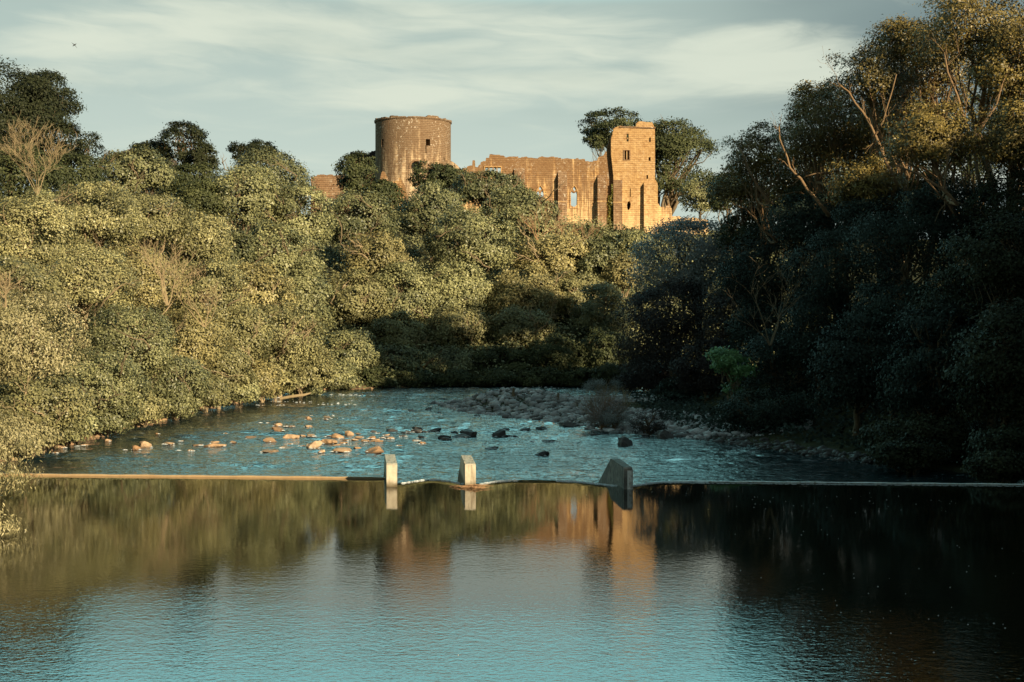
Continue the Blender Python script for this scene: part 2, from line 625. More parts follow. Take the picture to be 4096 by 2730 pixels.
# weir line (world): left end, right end
WA, WB = Vector((-26, 49.8, 0)), Vector((26, 45.75, 0))


def weir_y(x):
    return WA.y + (x - WA.x) / (WB.x - WA.x) * (WB.y - WA.y)


PIERS = [(-4.17, -.12, 2.9), (-1.44, -.085, 2.9), (3.98, -.08, 2.9)]


def pool_edge(x):
    """upstream edge of the falling water: drawn back towards the camera beside each pier"""
    y = weir_y(x)
    dip = 0
    for (px, _, _) in PIERS:
        if px == PIERS[0][0]:
            k = np.where(x > px, np.exp(-((x - px) / .75) ** 2), 0)
        elif px == PIERS[2][0]:
            k = np.where(x < px, np.exp(-((x - px) / 1.3) ** 2), np.exp(-((x - px) / .9) ** 2))
        else:
            k = np.exp(-((x - px) / .8) ** 2)
        dip = np.maximum(dip, k * 1.35)
    return y - dip


def pool_mesh():
    xs = np.concatenate([np.arange(-60, -26, 2.), np.arange(-26, -6, .5), np.arange(-6, 7, .06), np.arange(7, 26, .5), np.arange(26, 60, 2.)])
    rows = []
    ts = np.array([0, .3, .5, .65, .75, .83, .89, .93, .96, .98, .99, 1.0])
    e = pool_edge(xs)
    for t_ in ts:
        y = -70 + (e + 70) * t_
        rows.append(np.stack([xs, y, np.zeros_like(xs)], -1))
    # the gap between the outer piers: water rolls over and falls to the lower level
    inside = (xs > -4.2) | (xs < -27)
    for k, (dy, dzv) in enumerate([(.12, .012), (.3, .05), (.6, .16), (1.0, .34), (1.5, .50), (2.1, .66)]):
        z = -np.where(xs > -4.2, dzv, dzv)
        rows.append(np.stack([xs, e + dy, z], -1))
    V = np.concatenate(rows)
    nx, ny = len(xs), len(rows)
    i = np.arange((nx - 1) * (ny - 1))
    r, c_ = i // (nx - 1), i % (nx - 1)
    b = r * nx + c_
    me = bpy.data.meshes.new('pool_water')
    me.from_pydata([tuple(v) for v in V], [], [tuple(q) for q in np.stack([b, b + 1, b + nx + 1, b + nx], -1).tolist()])
    me.shade_smooth()
    me.materials.append(M_POOL)
    o = bpy.data.objects.new('pool_water', me)
    col.objects.link(o)
    tag(o, kind='structure')


pool_mesh()


def river_z(x, y):
    a = np.clip((y - 47) / 10, .35, 1) * (1 + .6 * np.clip((y - 68) / 10, 0, 1))
    z = vnoise2(x / 2.4 + y * .05, y / 1.1, 21) * .040
    z += vnoise2(x / 1.1, y / .62, 22) * .042
    z += vnoise2(x / .55, y / .33, 23) * .034
    a = a * (.30 + 1.0 * np.clip(.5 + 1.1 * vnoise2(x / 7. + y * .05, y / 3.2, 31), 0, 1))
    return WL + z * a


rx = np.concatenate([np.arange(-28, 27, .17)])
ry = np.concatenate([np.arange(47.2, 75, .16), np.arange(75, 126, .28)])
tag(grid_mesh('river_water', rx, ry, river_z, M_RIVER), kind='structure')
# the same water going on round the bend, behind the right bank
rx2 = np.arange(26.9, 262, 4.)
tag(grid_mesh('river_water', rx2, np.arange(100, 196, 4.), lambda x, y: WL - .01 + 0 * x, M_RIVER), kind='structure')

# ------------------------------------------------------------------ weir and piers
mb = MB()
sl = WB.y - WA.y


def strip(xa, xb, dy0, dy1, z0, z1, nseg=40):
    vs, fs = [], []
    for i in range(nseg + 1):
        x = xa + (xb - xa) * i / nseg
        y = weir_y(x)
        jz = .006 * math.sin(x * 3.1) + .004 * math.sin(x * 11)
        vs += [(x, y + dy0, z0), (x, y + dy0, z1 + jz), (x, y + dy1, z1 + jz), (x, y + dy1, z0)]
    for i in range(nseg):
        a = i * 4
        fs += [(a, a + 4, a + 5, a + 1), (a + 1, a + 5, a + 6, a + 2), (a + 2, a + 6, a + 7, a + 3)]
    fs += [(0, 1, 2, 3), (nseg * 4 + 3, nseg * 4 + 2, nseg * 4 + 1, nseg * 4)]
    return vs, fs


wt_root = empty('weir', (-15, weir_y(-15), 0), 'long low weir crossing the river as a thin edge, sunlit brown at left', 'weir')
WLOC = wt_root.location
mb = MB()
mb.add(*strip(-25.5, -4.35, -.02, .13, -1.6, .05, 60))
mb.build('crest', M_EDGE, wt_root, WLOC)
mb = MB()
mb.add(*strip(-25.5, -4.35, .131, 1.0, -1.6, -.12, 60))
mb.build('apron', M_CONCG, wt_root, WLOC)
mb = MB()
mb.add(*strip(5.6, 25.5, .0, .12, -1.6, .022, 60))
mb.build('crest', M_STEEL, wt_root, WLOC)

PL = ['pale cream concrete weir pier, sunlit, at the end of the brown weir edge',
      'sunlit concrete weir pier in the middle with twigs caught round its foot',
      'dark grey concrete weir pier in shade with a pale metal strip on its front']
piers = []
for k, (px, sl_, L) in enumerate(PIERS):
    y0 = 45.75 if k < 2 else 45.2
    y0 = 45.85 if k == 0 else y0
    th = (.37, .37, .30)[k]
    zt = .80 if k < 2 else .74
    root = empty('weir_pier', (px, y0, 0), PL[k], 'pier', 'concrete piers standing on the weir')
    bm = bmesh.new()
    prof = [(0, -1.6), (0, zt - .05), (.07, zt), (L, zt), (6.9, -.9), (6.9, -1.6)]
    if k == 0:
        prof = [(0, -1.6), (0, zt - .05), (.12, zt), (L, zt + .02), (5.9, -.9), (5.9, -1.6)]
    vs = []
    for s_ in (-1, 1):
        for (dy_, z) in prof:
            vs.append(bm.verts.new((s_ * th / 2 + dy_ * sl_, dy_, z)))
    n_ = len(prof)
    bm.faces.new(vs[:n_])
    bm.faces.new(vs[n_:][::-1])
    for i in range(n_):
        j = (i + 1) % n_
        bm.faces.new((vs[j], vs[i], vs[n_ + i], vs[n_ + j]))
    bmesh.ops.bevel(bm, geom=[e for e in bm.edges if len(e.link_faces) == 2 and e.calc_face_angle(0) > .4], offset=.035, segments=2, affect='EDGES')
    bmesh.ops.triangulate(bm, faces=bm.faces)
    bmesh.ops.subdivide_edges(bm, edges=[e for e in bm.edges if e.calc_length() > .35], cuts=3, use_grid_fill=True)
    rr = random.Random(k)
    for v in bm.verts:
        v.co += Vector((rr.uniform(-1, 1), rr.uniform(-1, 1), rr.uniform(-1, 1))) * .004
    bmesh.ops.recalc_face_normals(bm, faces=bm.faces)
    me = bpy.data.meshes.new('pier_wall')
    bm.to_mesh(me)
    bm.free()
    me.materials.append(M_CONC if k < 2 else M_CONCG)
    o = bpy.data.objects.new('pier_wall', me)
    col.objects.link(o)
    o.parent = root
    # stop-log groove guide down the side
    q = MB()
    if k == 1:
        q.box(-th / 2 - .05, -th / 2 - .002, .55, .75, -1.2, zt - .02)
        q.build('groove_guide', M_CONCG, root)
        q = MB()
        q.box(-th / 2 - .045, -th / 2 - .002, .35, .45, -1.2, zt + .02)
        q.build('groove_guide', M_CONC, root)
    if k == 2:
        q.box(-.03, .12, -.035, -.002, -1.2, zt - .10)
        q.build('gauge_strip', M_STEEL, root)
        q = MB()
        q.box(.14, .16, -.03, -.002, -1.2, zt - .08)
        q.build('gauge_rail', M_STEEL, root)
    if k == 0:
        q.box(-th / 2 - .05, -th / 2 - .002, .45, .62, -1.2, zt - .02)
        q.build('groove_guide', M_CONCG, root)

# twigs caught on the middle pier
rr = random.Random(5)
mb = MB()
for i in range(16):
    a = rr.uniform(-.55, .15)
    b = a + rr.uniform(.25, .75)
    y = 45.68 - rr.uniform(0, .18)
    z = rr.uniform(-.01, .06)
    mb.tube([(-1.46 + a, y + rr.uniform(0, .1), z), (-1.46 + (a + b) / 2, y - .06, z + rr.uniform(0, .08)), (-1.46 + b, y + rr.uniform(0, .15), z + rr.uniform(-.02, .06))], [.012, .011, .005], 5)
mb.tube([(-2.15, 45.9, .0), (-1.9, 45.7, .05), (-1.6, 45.6, .01), (-1.2, 45.6, .03)], [.03, .03, .025, .015], 6)
o = mb.build('driftwood', TWIG, None, (-1.5, 45.65, 0))
tag(o, 'tangle of orange-brown twigs caught against the foot of the middle pier', 'driftwood')

# white water: streaks and flecks, nobody could count them
def flecks(name, label, P_, size, mat, seed, sx=2.2, ht=1.0):
    rs_ = np.random.RandomState(seed)
    n_ = len(P_)
    k = 6
    an = np.arange(k) / k * 6.283
    s_ = size * rs_.uniform(.4, 1.6, n_)
    rad_ = rs_.uniform(.6, 1.3, (n_, k))
    B = np.zeros((n_, k, 3))
    B[..., 0] = P_[:, None, 0] + np.cos(an) * rad_ * s_[:, None] * sx
    B[..., 1] = P_[:, None, 1] + np.sin(an) * rad_ * s_[:, None]
    B[..., 2] = P_[:, None, 2] - .01
    top_ = P_.copy()
    top_[:, 2] += s_ * ht
    V_ = np.zeros((n_, k, 3, 3))
    for i in range(k):
        V_[:, i, 0] = B[:, i]
        V_[:, i, 1] = B[:, (i + 1) % k]
        V_[:, i, 2] = top_
    me_ = quads_mesh(name, V_.reshape(-1, 3), n_ * k, mat, None, 3)
    o_ = bpy.data.objects.new(name, me_)
    col.objects.link(o_)
    tag(o_, label, 'foam', None, 'stuff')


m_, n, out = new_mat('white_foam')
g = n.node('ShaderNodeNewGeometry')
principled(n, out, n.mix(n.noise(g.outputs['Position'], 9.0, 3), (.55, .62, .62), (.85, .88, .87)), .6, .4)
M_FOAM = m_
rs = np.random.RandomState(12)
pts = []
for (xa, xb, n_) in ((-3.9, -2.4, 60), (-1.1, .2, 110), (1.6, 3.7, 110), (4.2, 7.0, 170), (-2.5, -1.7, 40)):
    x = rs.uniform(xa, xb, n_)
    e = pool_edge(x)
    pts.append(np.stack([x, e - .03 - np.abs(rs.randn(n_)) * .05, np.full(n_, .012)], -1))
x = rs.uniform(5.6, 25, 420)
pts.append(np.stack([x, pool_edge(x) - .05 + rs.randn(420) * .03, np.full(420, .026)], -1))
pts = np.concatenate(pts)
pts[:, 2] = np.where(pts[:, 1] > pool_edge(pts[:, 0]) + .1, -.03 - (pts[:, 1] - pool_edge(pts[:, 0])) * .15, pts[:, 2])
flecks('foam', 'white foam lines where the pool slides over the weir beside the piers', pts, .022, M_FOAM, 3, 2.2, .5)
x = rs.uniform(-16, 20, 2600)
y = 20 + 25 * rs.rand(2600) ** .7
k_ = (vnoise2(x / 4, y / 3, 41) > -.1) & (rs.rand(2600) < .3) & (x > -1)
flecks('glint_specks', 'tiny pale specks standing for ripple glints on the dark pool', np.stack([x, y, np.full(2600, .012)], -1)[k_], .0045, M_FOAM, 4, 3.0, .6)  # pale flecks modelled in place of ripple glints on the pool
# ------------------------------------------------------------------ castle
KZ = 1 / 1.384


def Z(zx, zy, Y):       # castle view coordinates -> world (x, z) on the plane at depth Y
    p = S(1200 + zx * KZ, 400 + zy * KZ, Y)
    return (p.x, p.z)


def rough(pts, rnd, amp=.16, step=.42):
    """break a wall-head line into stone-sized ragged steps"""
    out_ = []
    for (a, b) in zip(pts[:-1], pts[1:]):
        L = math.hypot(b[0] - a[0], b[1] - a[1])
        k = max(1, int(L / step))
        for i in range(k):
            t_ = i / k
            x = a[0] + (b[0] - a[0]) * t_
            z = a[1] + (b[1] - a[1]) * t_
            if i or out_ == []:
                z += rnd.uniform(-amp, amp)
            out_.append((x, z))
            if rnd.random() < .5:
                out_.append((x + (b[0] - a[0]) / k * .8, z + rnd.uniform(-.03, .03)))
    out_.append(pts[-1])
    return out_


def slab(outline, holes, y0, y1):
    """wall standing in an x-z outline with openings, between two depths"""
    loops = [[Vector((x, z, 0)) for x, z in outline]] + [[Vector((x, z, 0)) for x, z in h] for h in holes]
    tri = tessellate_polygon(loops)
    flat = [p for lp in loops for p in lp]
    n_ = len(flat)
    vs = [(p.x, y0, p.y) for p in flat] + [(p.x, y1, p.y) for p in flat]
    fs = []
    for t_ in tri:
        fs.append(tuple(t_))
        fs.append(tuple(i + n_ for i in reversed(t_)))
    s_ = 0
    for lp in loops:
        m2 = len(lp)
        for i in range(m2):
            j = (i + 1) % m2
            fs.append((s_ + i, s_ + j, s_ + j + n_, s_ + i + n_))
        s_ += m2
    bm = bmesh.new()
    bv = [bm.verts.new(v) for v in vs]
    for f_ in fs:
        try:
            bm.faces.new([bv[i] for i in f_])
        except ValueError:
            pass
    bmesh.ops.recalc_face_normals(bm, faces=bm.faces)
    mb_ = MB()
    bm.verts.index_update()
    mb_.add([v.co for v in bm.verts], [[v.index for v in f_.verts] for f_ in bm.faces])
    bm.free()
    return mb_


def ring(poly, off):
    """outer loop around a small polygon, for a proud stone surround"""
    cx = sum(p[0] for p in poly) / len(poly)
    cz = sum(p[1] for p in poly) / len(poly)
    o_ = []
    for x, z in poly:
        d = math.hypot(x - cx, z - cz)
        o_.append((cx + (x - cx) * (d + off) / d, cz + (z - cz) * (d + off) / d))
    return o_


rnd = random.Random(11)
YW = 200.0
# --- hall wall
top = [(885, 440), (890, 400), (905, 376), (945, 362), (955, 334), (968, 334), (970, 370), (984, 372), (1000, 345), (1030, 320), (1050, 300), (1085, 303), (1110, 307), (1140, 318), (1180, 312),
       (1210, 320), (1260, 318), (1300, 322), (1340, 311), (1390, 313), (1430, 320), (1480, 322), (1560, 326), (1600, 341), (1625, 335), (1650, 318), (1680, 306), (1692, 285), (1700, 262), (1712, 215), (1728, 180), (1765, 150)]
topw = rough([Z(a, b, YW) for a, b in top], rnd)
outline = [Z(885, 1000, YW)] + topw + [Z(1765, 1000, YW)]
holes = []
for (a, b) in ((1026, 1043), (1049, 1066), (1072, 1088), (1093, 1111)):
    holes.append([Z(a, 418, YW), Z(b, 418, YW), Z(b, 373, YW), Z(a, 373, YW)])
diam = [Z(1518, 478, YW), Z(1511, 492, YW), Z(1519, 506, YW), Z(1527, 494, YW)]
light = [Z(1499, 590 - 8, YW), Z(1508, 588, YW), Z(1520, 592, YW), Z(1532, 580, YW), Z(1534, 520, YW), Z(1530, 506, YW), Z(1521, 512, YW), Z(1513, 512, YW), Z(1504, 505, YW), Z(1498, 516, YW), Z(1500, 550, YW)]
d2 = [Z(1329, 477, YW), Z(1321, 490, YW), Z(1329, 502, YW), Z(1337, 490, YW)]
l2 = [Z(1308, 540, YW), Z(1325, 540, YW), Z(1326, 514, YW), Z(1319, 502, YW), Z(1311, 512, YW)]
l3 = [Z(1332, 540, YW), Z(1348, 540, YW), Z(1348, 512, YW), Z(1340, 502, YW), Z(1333, 513, YW)]
holes += [diam, light, d2, l2, l3]
hall = empty('hall_ruin', (4, YW, 18), 'long roofless orange sandstone hall wall ending in a tall square corner tower', 'castle ruin')
HL = hall.location
slab(outline, holes, YW, YW + 1.15).build('curtain_wall', M_WALL, hall, HL)
# broken wall-head masonry, small loose course of stones along the top
# mullioned window surround
sur = slab([Z(1019, 424, YW), Z(1118, 424, YW), Z(1118, 366, YW), Z(1019, 366, YW)],
           [[Z(1025, 419, YW), Z(1112, 419, YW), Z(1112, 372, YW), Z(1025, 372, YW)]], YW - .12, YW + .10)
fr = sur.build('window', M_CTOWER, hall, HL)
for (a, b) in ((1044, 1048), (1067, 1071), (1089, 1092)):
    q = MB()
    x0, z0 = Z(a, 419, YW)
    x1, z1 = Z(b, 372, YW)
    q.box(x0, x1, YW - .06, YW - .003, z0, z1).build('mullion', M_CTOWER, fr, (0, 0, 0) if False else HL)


def lancet(cx, w_, ztop, zbot):
    pts = [(cx - w_, zbot), (cx + w_, zbot)]
    for i in range(7):
        t_ = i / 6
        pts.append((cx + w_ * math.cos(t_ * math.pi / 2) ** .8 if i < 6 else cx, zbot + (ztop - zbot) * .0))
    return pts


for (cx, hole) in ((1517, None), (1329, None)):
    outer = [Z(cx - 23, 600, YW), Z(cx + 23, 600, YW), Z(cx + 23, 512, YW), Z(cx + 19, 494, YW), Z(cx + 10, 479, YW), Z(cx, 468, YW), Z(cx - 10, 479, YW), Z(cx - 19, 494, YW), Z(cx - 23, 512, YW)]
    inner = [Z(cx - 19, 596, YW), Z(cx + 19, 596, YW), Z(cx + 19, 512, YW), Z(cx + 15, 496, YW), Z(cx + 8, 483, YW), Z(cx, 474, YW), Z(cx - 8, 483, YW), Z(cx - 15, 496, YW), Z(cx - 19, 512, YW)]
    slab(outer, [inner], YW - .10, YW - .003).build('window', M_CTOWER, hall, HL)

# buttresses: stepped, with weathered sloping heads
for (a, b, t0, t1) in ((1186, 1246, 376, 500), (1428, 1478, 396, 572), (1646, 1694, 414, 570), (1733, 1782, 405, 575)):
    q = MB()
    x0, zt = Z(a, t0, YW)
    x1, zm = Z(b, t1, YW)
    zb = 6.0
    q.add([(x0, YW - .003, zb), (x1, YW - .003, zb), (x1, YW - 1.05, zb), (x0, YW - 1.05, zb),
           (x0, YW - 1.05, zm - .3), (x1, YW - 1.05, zm - .3), (x0, YW - .82, zm + .15), (x1, YW - .82, zm + .15),
           (x0, YW - .76, zt - 1.1), (x1, YW - .76, zt - 1.1), (x0, YW - .003, zt), (x1, YW - .003, zt)],
          [(3, 2, 5, 4), (4, 5, 7, 6), (6, 7, 9, 8), (8, 9, 11, 10), (0, 3, 4, 6, 8, 10), (2, 1, 11, 9, 7, 5)])
    q.build('buttress', M_BUTT, hall, HL)
    q = MB()
    q.box(x0 - .06, x1 + .06, YW - .90, YW - .824, zm + .12, zm + .26)
    q.build('string_course', M_CTOWER, hall, HL)

# --- corner tower: front slab proud of the hall wall, returning sides
YT = 199.25
ct = [(1722, 215), (1735, 160), (1745, 152), (1772, 142), (1850, 146), (1862, 128), (1880, 117), (1915, 122), (1948, 119), (1962, 150), (1968, 152)]
cth = rough([Z(a, b, YT) for a, b in ct], rnd, .10, .4)
side = [(1965, 160), (1965, 300), (1966, 440), (1972, 450), (1974, 500), (1978, 590), (1980, 700), (1984, 1000)]
out_ = [Z(1735, 1000, YT), Z(1735, 420, YT), Z(1722, 300, YT)] + cth + [Z(a + rnd.uniform(-1.5, 1.5), b, YT) for a, b in side]


def rect(a, b, c_, d):
    return [Z(a, d, YT), Z(b, d, YT), Z(b, c_, YT), Z(a, c_, YT)]


broken = [Z(1812, 600, YT), Z(1818, 612, YT), Z(1828, 598, YT), Z(1832, 575, YT), Z(1826, 560, YT), Z(1815, 562, YT), Z(1810, 580, YT)]
wins = [rect(1808, 1820, 187, 230), rect(1797, 1807, 280, 330), rect(1812, 1822, 280, 330), rect(1933, 1942, 208, 232), rect(1930, 1941, 316, 337), rect(1918, 1927, 415, 436), rect(1826, 1831, 490, 536), broken,
        rect(1707, 1708, 400, 401)][:8]
slab(out_, wins, YT, YT + 1.1).build('corner_tower', M_CTOWER, hall, HL)
q = MB()
xr, zt = Z(1963, 160, YT)
xl, _ = Z(1737, 160, YT)
q.box(xr - 1.05, xr - .02, YT + 1.102, YT + 6.5, 8, zt - .2)
q.box(xl + .05, xl + 1.0, YT + 2.6, YT + 6.5, 8, zt - 1.2)
q.box(xl + 1.0, xr - 1.052, YT + 5.4, YT + 6.4, 8, zt - .6)
q.build('tower_side_wall', M_CTOWER, hall, HL)
# cornice below the parapet, and the corner buttress
q = MB()
x0, z0 = Z(1768, 152, YT)
x1, z1 = Z(1968, 158, YT)
q.add([(x0, YT - .16, z0), (x1, YT - .16, z1), (x1, YT - .002, z1), (x0, YT - .002, z0), (x0, YT - .16, z0 + .16), (x1, YT - .16, z1 + .16), (x1, YT - .002, z1 + .22), (x0, YT - .002, z0 + .22)],
      [(0, 3, 2, 1), (4, 5, 6, 7), (0, 1, 5, 4), (1, 2, 6, 5), (3, 0, 4, 7)])
q.build('cornice', M_BUTT, hall, HL)
x0, zt = Z(1902, 456, YT)
x1, zm = Z(1978, 476, YT)
q = MB()
q.add([(x0, YT - .003, 6), (x1, YT - .003, 6), (x1, YT - .9, 6), (x0, YT - .9, 6), (x0, YT - .65, zm), (x1, YT - .65, zm), (x0, YT - .003, zt), (x1, YT - .003, zt)],
      [(3, 2, 5, 4), (4, 5, 7, 6), (0, 3, 4, 6), (2, 1, 7, 5)])
q.build('buttress', M_CTOWER, hall, HL)
x0, z0 = Z(1790, 276, YT)
x1, z1 = Z(1829, 334, YT)
slab([(x0, z1), (x1, z1), (x1, z0), (x0, z0)], [[(x0 + .17, z1 + .1), (x1 - .17, z1 + .1), (x1 - .17, z0 - .1), (x0 + .17, z0 - .1)]], YT - .10, YT - .003).build('window', M_BUTT, hall, HL)

# --- lower ruined walls to the right of the tower
YR = 203.
tp = rough([Z(a, b, YR) for a, b in ((1972, 560), (1995, 592), (2020, 605), (2040, 570), (2056, 600), (2058, 640), (2065, 645), (2105, 645), (2108, 660))], rnd, .12)
r_ = slab([Z(1972, 1000, YR)] + tp + [Z(2108, 1000, YR)], [], YR, YR + 1.1)
o = r_.build('stone_wall', M_WALL, None, (21, YR, 16))
tag(o, 'broken pinkish sandstone wall stepping down right of the square corner tower', 'wall')
YR = 207.
tp = rough([Z(a, b, YR) for a, b in ((2100, 648), (2150, 652), (2200, 656), (2250, 664), (2262, 690))], rnd, .10)
o = slab([Z(2100, 1000, YR)] + tp + [Z(2262, 1000, YR)], [], YR, YR + 1.0).build('stone_wall', M_WALL, None, (25, YR, 16))
tag(o, 'low pale boundary wall farthest right, running behind the grey-green tree', 'wall')

# --- round tower
TC = (-16.1, 215.)
TR = 6.13
YF = TC[1] - TR


def tz(zy):
    return Z(0, zy, YF)[1]


def tang(zx):
    x = Z(zx, 0, YF + 1.5)[0] - TC[0]
    return math.asin(max(-.999, min(.999, x / TR)))


tower = empty('round_tower', (TC[0], TC[1], 22), 'round stone keep with dark rain streaks standing on the highest part of the cliff', 'tower')
TL = tower.location
# openings as (left, right, top, bottom) in castle-view coordinates; the arch is five narrow strips
ops = [(449, 461, 206, 252), (699, 722, 213, 250), (697, 702, 250, 292), (490, 495, 104, 160), (793, 798, 306, 326)]
for i in range(8):
    a = 617 + i * 6.6
    c_ = a + 3.3 - 643.4
    h_ = math.sqrt(max(0, 27 ** 2 - c_ ** 2))
    ops.append((a, a + 6.6, 366 - h_, 380))
opw = [(tang(a), tang(b), tz(d), tz(c_)) for a, b, c_, d in ops]
ths = sorted(set([-math.pi + i * 2 * math.pi / 120 for i in range(120)] + [x for o_ in opw for x in o_[:2]]))
zs = sorted(set([8.0] + list(np.arange(14, tz(100), 1.2)) + [x for o_ in opw for x in o_[2:]] + [tz(100)]))
bm = bmesh.new()
vv = {}


def tv(i, k, r_):
    key = (i % len(ths), k, r_)
    if key not in vv:
        a = ths[i % len(ths)]
        vv[key] = bm.verts.new((TC[0] + r_ * math.sin(a), TC[1] - r_ * math.cos(a), zs[k]))
    return vv[key]


def isop(i, k):
    a = (ths[i % len(ths)] + (ths[(i + 1) % len(ths)] if i + 1 < len(ths) else ths[0] + 2 * math.pi)) / 2
    z = (zs[k] + zs[k + 1]) / 2
    return any(o_[0] < a < o_[1] and o_[2] < z < o_[3] for o_ in opw)


RI = TR - 1.5
for i in range(len(ths)):
    for k in range(len(zs) - 1):
        if isop(i, k):
            for (di, dk, q_) in ((-1, 0, ((i, k), (i, k + 1))), (1, 0, ((i + 1, k + 1), (i + 1, k))), (0, -1, ((i + 1, k), (i, k))), (0, 1, ((i, k + 1), (i + 1, k + 1)))):
                if k + dk < 0 or not isop(i + di, k + dk):
                    (a1, b1), (a2, b2) = q_
                    bm.faces.new((tv(a1, b1, TR), tv(a2, b2, TR), tv(a2, b2, RI), tv(a1, b1, RI)))
        else:
            bm.faces.new((tv(i, k, TR), tv(i + 1, k, TR), tv(i + 1, k + 1, TR), tv(i, k + 1, TR)))
bmesh.ops.recalc_face_normals(bm, faces=bm.faces)
me = bpy.data.meshes.new('tower_wall')
for v in bm.verts:
    v.co -= Vector(TL)
bm.to_mesh(me)
bm.free()
me.materials.append(M_TOWER)
o = bpy.data.objects.new('tower_wall', me)
col.objects.link(o)
o.parent = tower
q = MB()        # inner shell and floor, painted near-black for the unlit inside of the keep
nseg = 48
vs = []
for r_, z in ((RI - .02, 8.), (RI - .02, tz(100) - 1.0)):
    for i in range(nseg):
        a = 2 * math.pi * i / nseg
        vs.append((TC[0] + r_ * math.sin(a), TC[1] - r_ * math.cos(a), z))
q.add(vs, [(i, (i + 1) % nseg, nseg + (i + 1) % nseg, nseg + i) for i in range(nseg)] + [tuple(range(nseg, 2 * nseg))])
q.build('inner_chamber', M_VOID, tower, TL)
q = MB()        # ragged overhanging wall head
nseg = 150
hs = []
h_ = 0
for i in range(nseg):
    if rnd.random() < .4:
        h_ = rnd.uniform(-.14, .16)
    if rnd.random() < .05:
        h_ = rnd.uniform(.2, .3)
    hs.append(h_)
vs = []
for i in range(nseg):
    a = 2 * math.pi * i / nseg
    for (r_, z) in ((TR - .01, tz(102)), (TR + .16, tz(98)), (TR + .16 + rnd.uniform(-.05, .05), tz(90) + hs[i]), (TR - 1.5, tz(90) + hs[i] * .5), (TR - 1.5, tz(102) - .6)):
        vs.append((TC[0] + r_ * math.sin(a), TC[1] - r_ * math.cos(a), z))
fs = []
for i in range(nseg):
    j = (i + 1) % nseg
    for k in range(4):
        fs.append((i * 5 + k, j * 5 + k, j * 5 + k + 1, i * 5 + k + 1))
q.add(vs, fs)
q.build('parapet', M_TOWER, tower, TL)
q = MB()        # arched window: stone surround and iron grille
xa, xb = Z(616, 0, YF + .2)[0], Z(671, 0, YF + .2)[0]
cx, rz = (xa + xb) / 2, (xb - xa) / 2
zc = tz(366)
inner, outer = [(cx + rz, zc - .4)], [(cx + rz + .3, zc - .4)]
for i in range(11):
    a = math.pi * i / 10
    inner.append((cx + rz * math.cos(a), zc + rz * math.sin(a)))
    outer.append((cx + (rz + .3) * math.cos(a), zc + (rz + .3) * math.sin(a)))
inner.append((cx - rz, zc - .4))
outer.append((cx - rz - .3, zc - .4))
fr = slab(outer, [], YF - .10, YF + .35)
fr = MB()
nn = len(inner)
vs = [(x, YF - .12, z) for x, z in outer] + [(x, YF - .12, z) for x, z in inner] + [(x, YF + .3, z) for x, z in outer] + [(x, YF + .3, z) for x, z in inner]
fs = []
for i in range(nn - 1):
    fs += [(i, i + 1, nn + i + 1, nn + i), (nn + i, nn + i + 1, 3 * nn + i + 1, 3 * nn + i), (i + 1, i, 2 * nn + i, 2 * nn + i + 1)]
fr.add(vs, fs)
aw = fr.build('arched_window', M_BUTT, tower, TL)
q = MB()
for i in range(-3, 4):
    x = cx + i * rz / 4
    q.tube([(x, YF + .35, zc - .5), (x, YF + .35, zc + math.sqrt(rz * rz - (i * rz / 4) ** 2))], [.035, .035], 5)
for z in (zc, zc + rz * .45):
    q.tube([(cx - rz, YF + .32, z), (cx + rz, YF + .32, z)], [.03, .03], 5)
q.build('grille', M_IRON, aw, TL)

# curved shoulder of wall right of the keep
YS = 207.
tp = rough([Z(a, b, YS) for a, b in ((800, 335), (838, 338), (850, 345), (872, 362), (890, 385), (893, 410))], rnd, .1)
o = slab([Z(800, 1000, YS)] + tp + [Z(893, 1000, YS)], [], YS, YS + 1.1).build('stone_wall', M_TOWER, None, (-5, YS, 20))
tag(o, 'stub of ruined wall sloping down from the right side of the round keep', 'wall')
YS = 219.
tp = rough([Z(a, b, YS) for a, b in ((275, 300), (280, 286), (350, 292), (372, 300), (395, 282), (430, 275))], rnd, .1)
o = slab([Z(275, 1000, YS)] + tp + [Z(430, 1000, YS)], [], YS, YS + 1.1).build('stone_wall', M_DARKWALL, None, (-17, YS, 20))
tag(o, 'dark shaded wall joining the left side of the round keep', 'wall')
YS = 190.
tp = rough([Z(a, b, YS) for a, b in ((60, 425), (95, 414), (200, 416), (300, 420), (330, 440))], rnd, .1)
o = slab([Z(60, 1000, YS)] + tp + [Z(330, 1000, YS)], [], YS, YS + 1.1).build('stone_wall', M_BUTT, None, (-26, YS, 18))
tag(o, 'low reddish ruined wall seen between the tree crowns left of the round keep', 'wall')
# masonry footing below the keep
YS = 203.
tp = rough([Z(a, b, YS) for a, b in ((430, 470), (455, 395), (470, 400), (490, 455), (520, 450), (550, 430), (575, 470), (600, 560))], rnd, .15)
o = slab([Z(430, 1000, YS)] + tp + [Z(600, 1000, YS)], [], YS, YS + 1.1).build('stone_wall', M_WALL, None, (-13, YS, 18))
tag(o, 'pale broken masonry footing just below the round keep, between bushes', 'wall')
# ruined piece on the left skyline
YS = 150.
tp = rough([S(a, b, YS).xz[:] for a, b in ((470, 610), (500, 602), (520, 592), (545, 580), (590, 578), (610, 590), (640, 612), (700, 640))], rnd, .1, .3)
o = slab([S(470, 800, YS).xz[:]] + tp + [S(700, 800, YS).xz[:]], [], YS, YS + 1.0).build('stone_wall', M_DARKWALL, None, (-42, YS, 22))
tag(o, 'dark stump of ruined wall poking above the trees on the left skyline', 'wall')

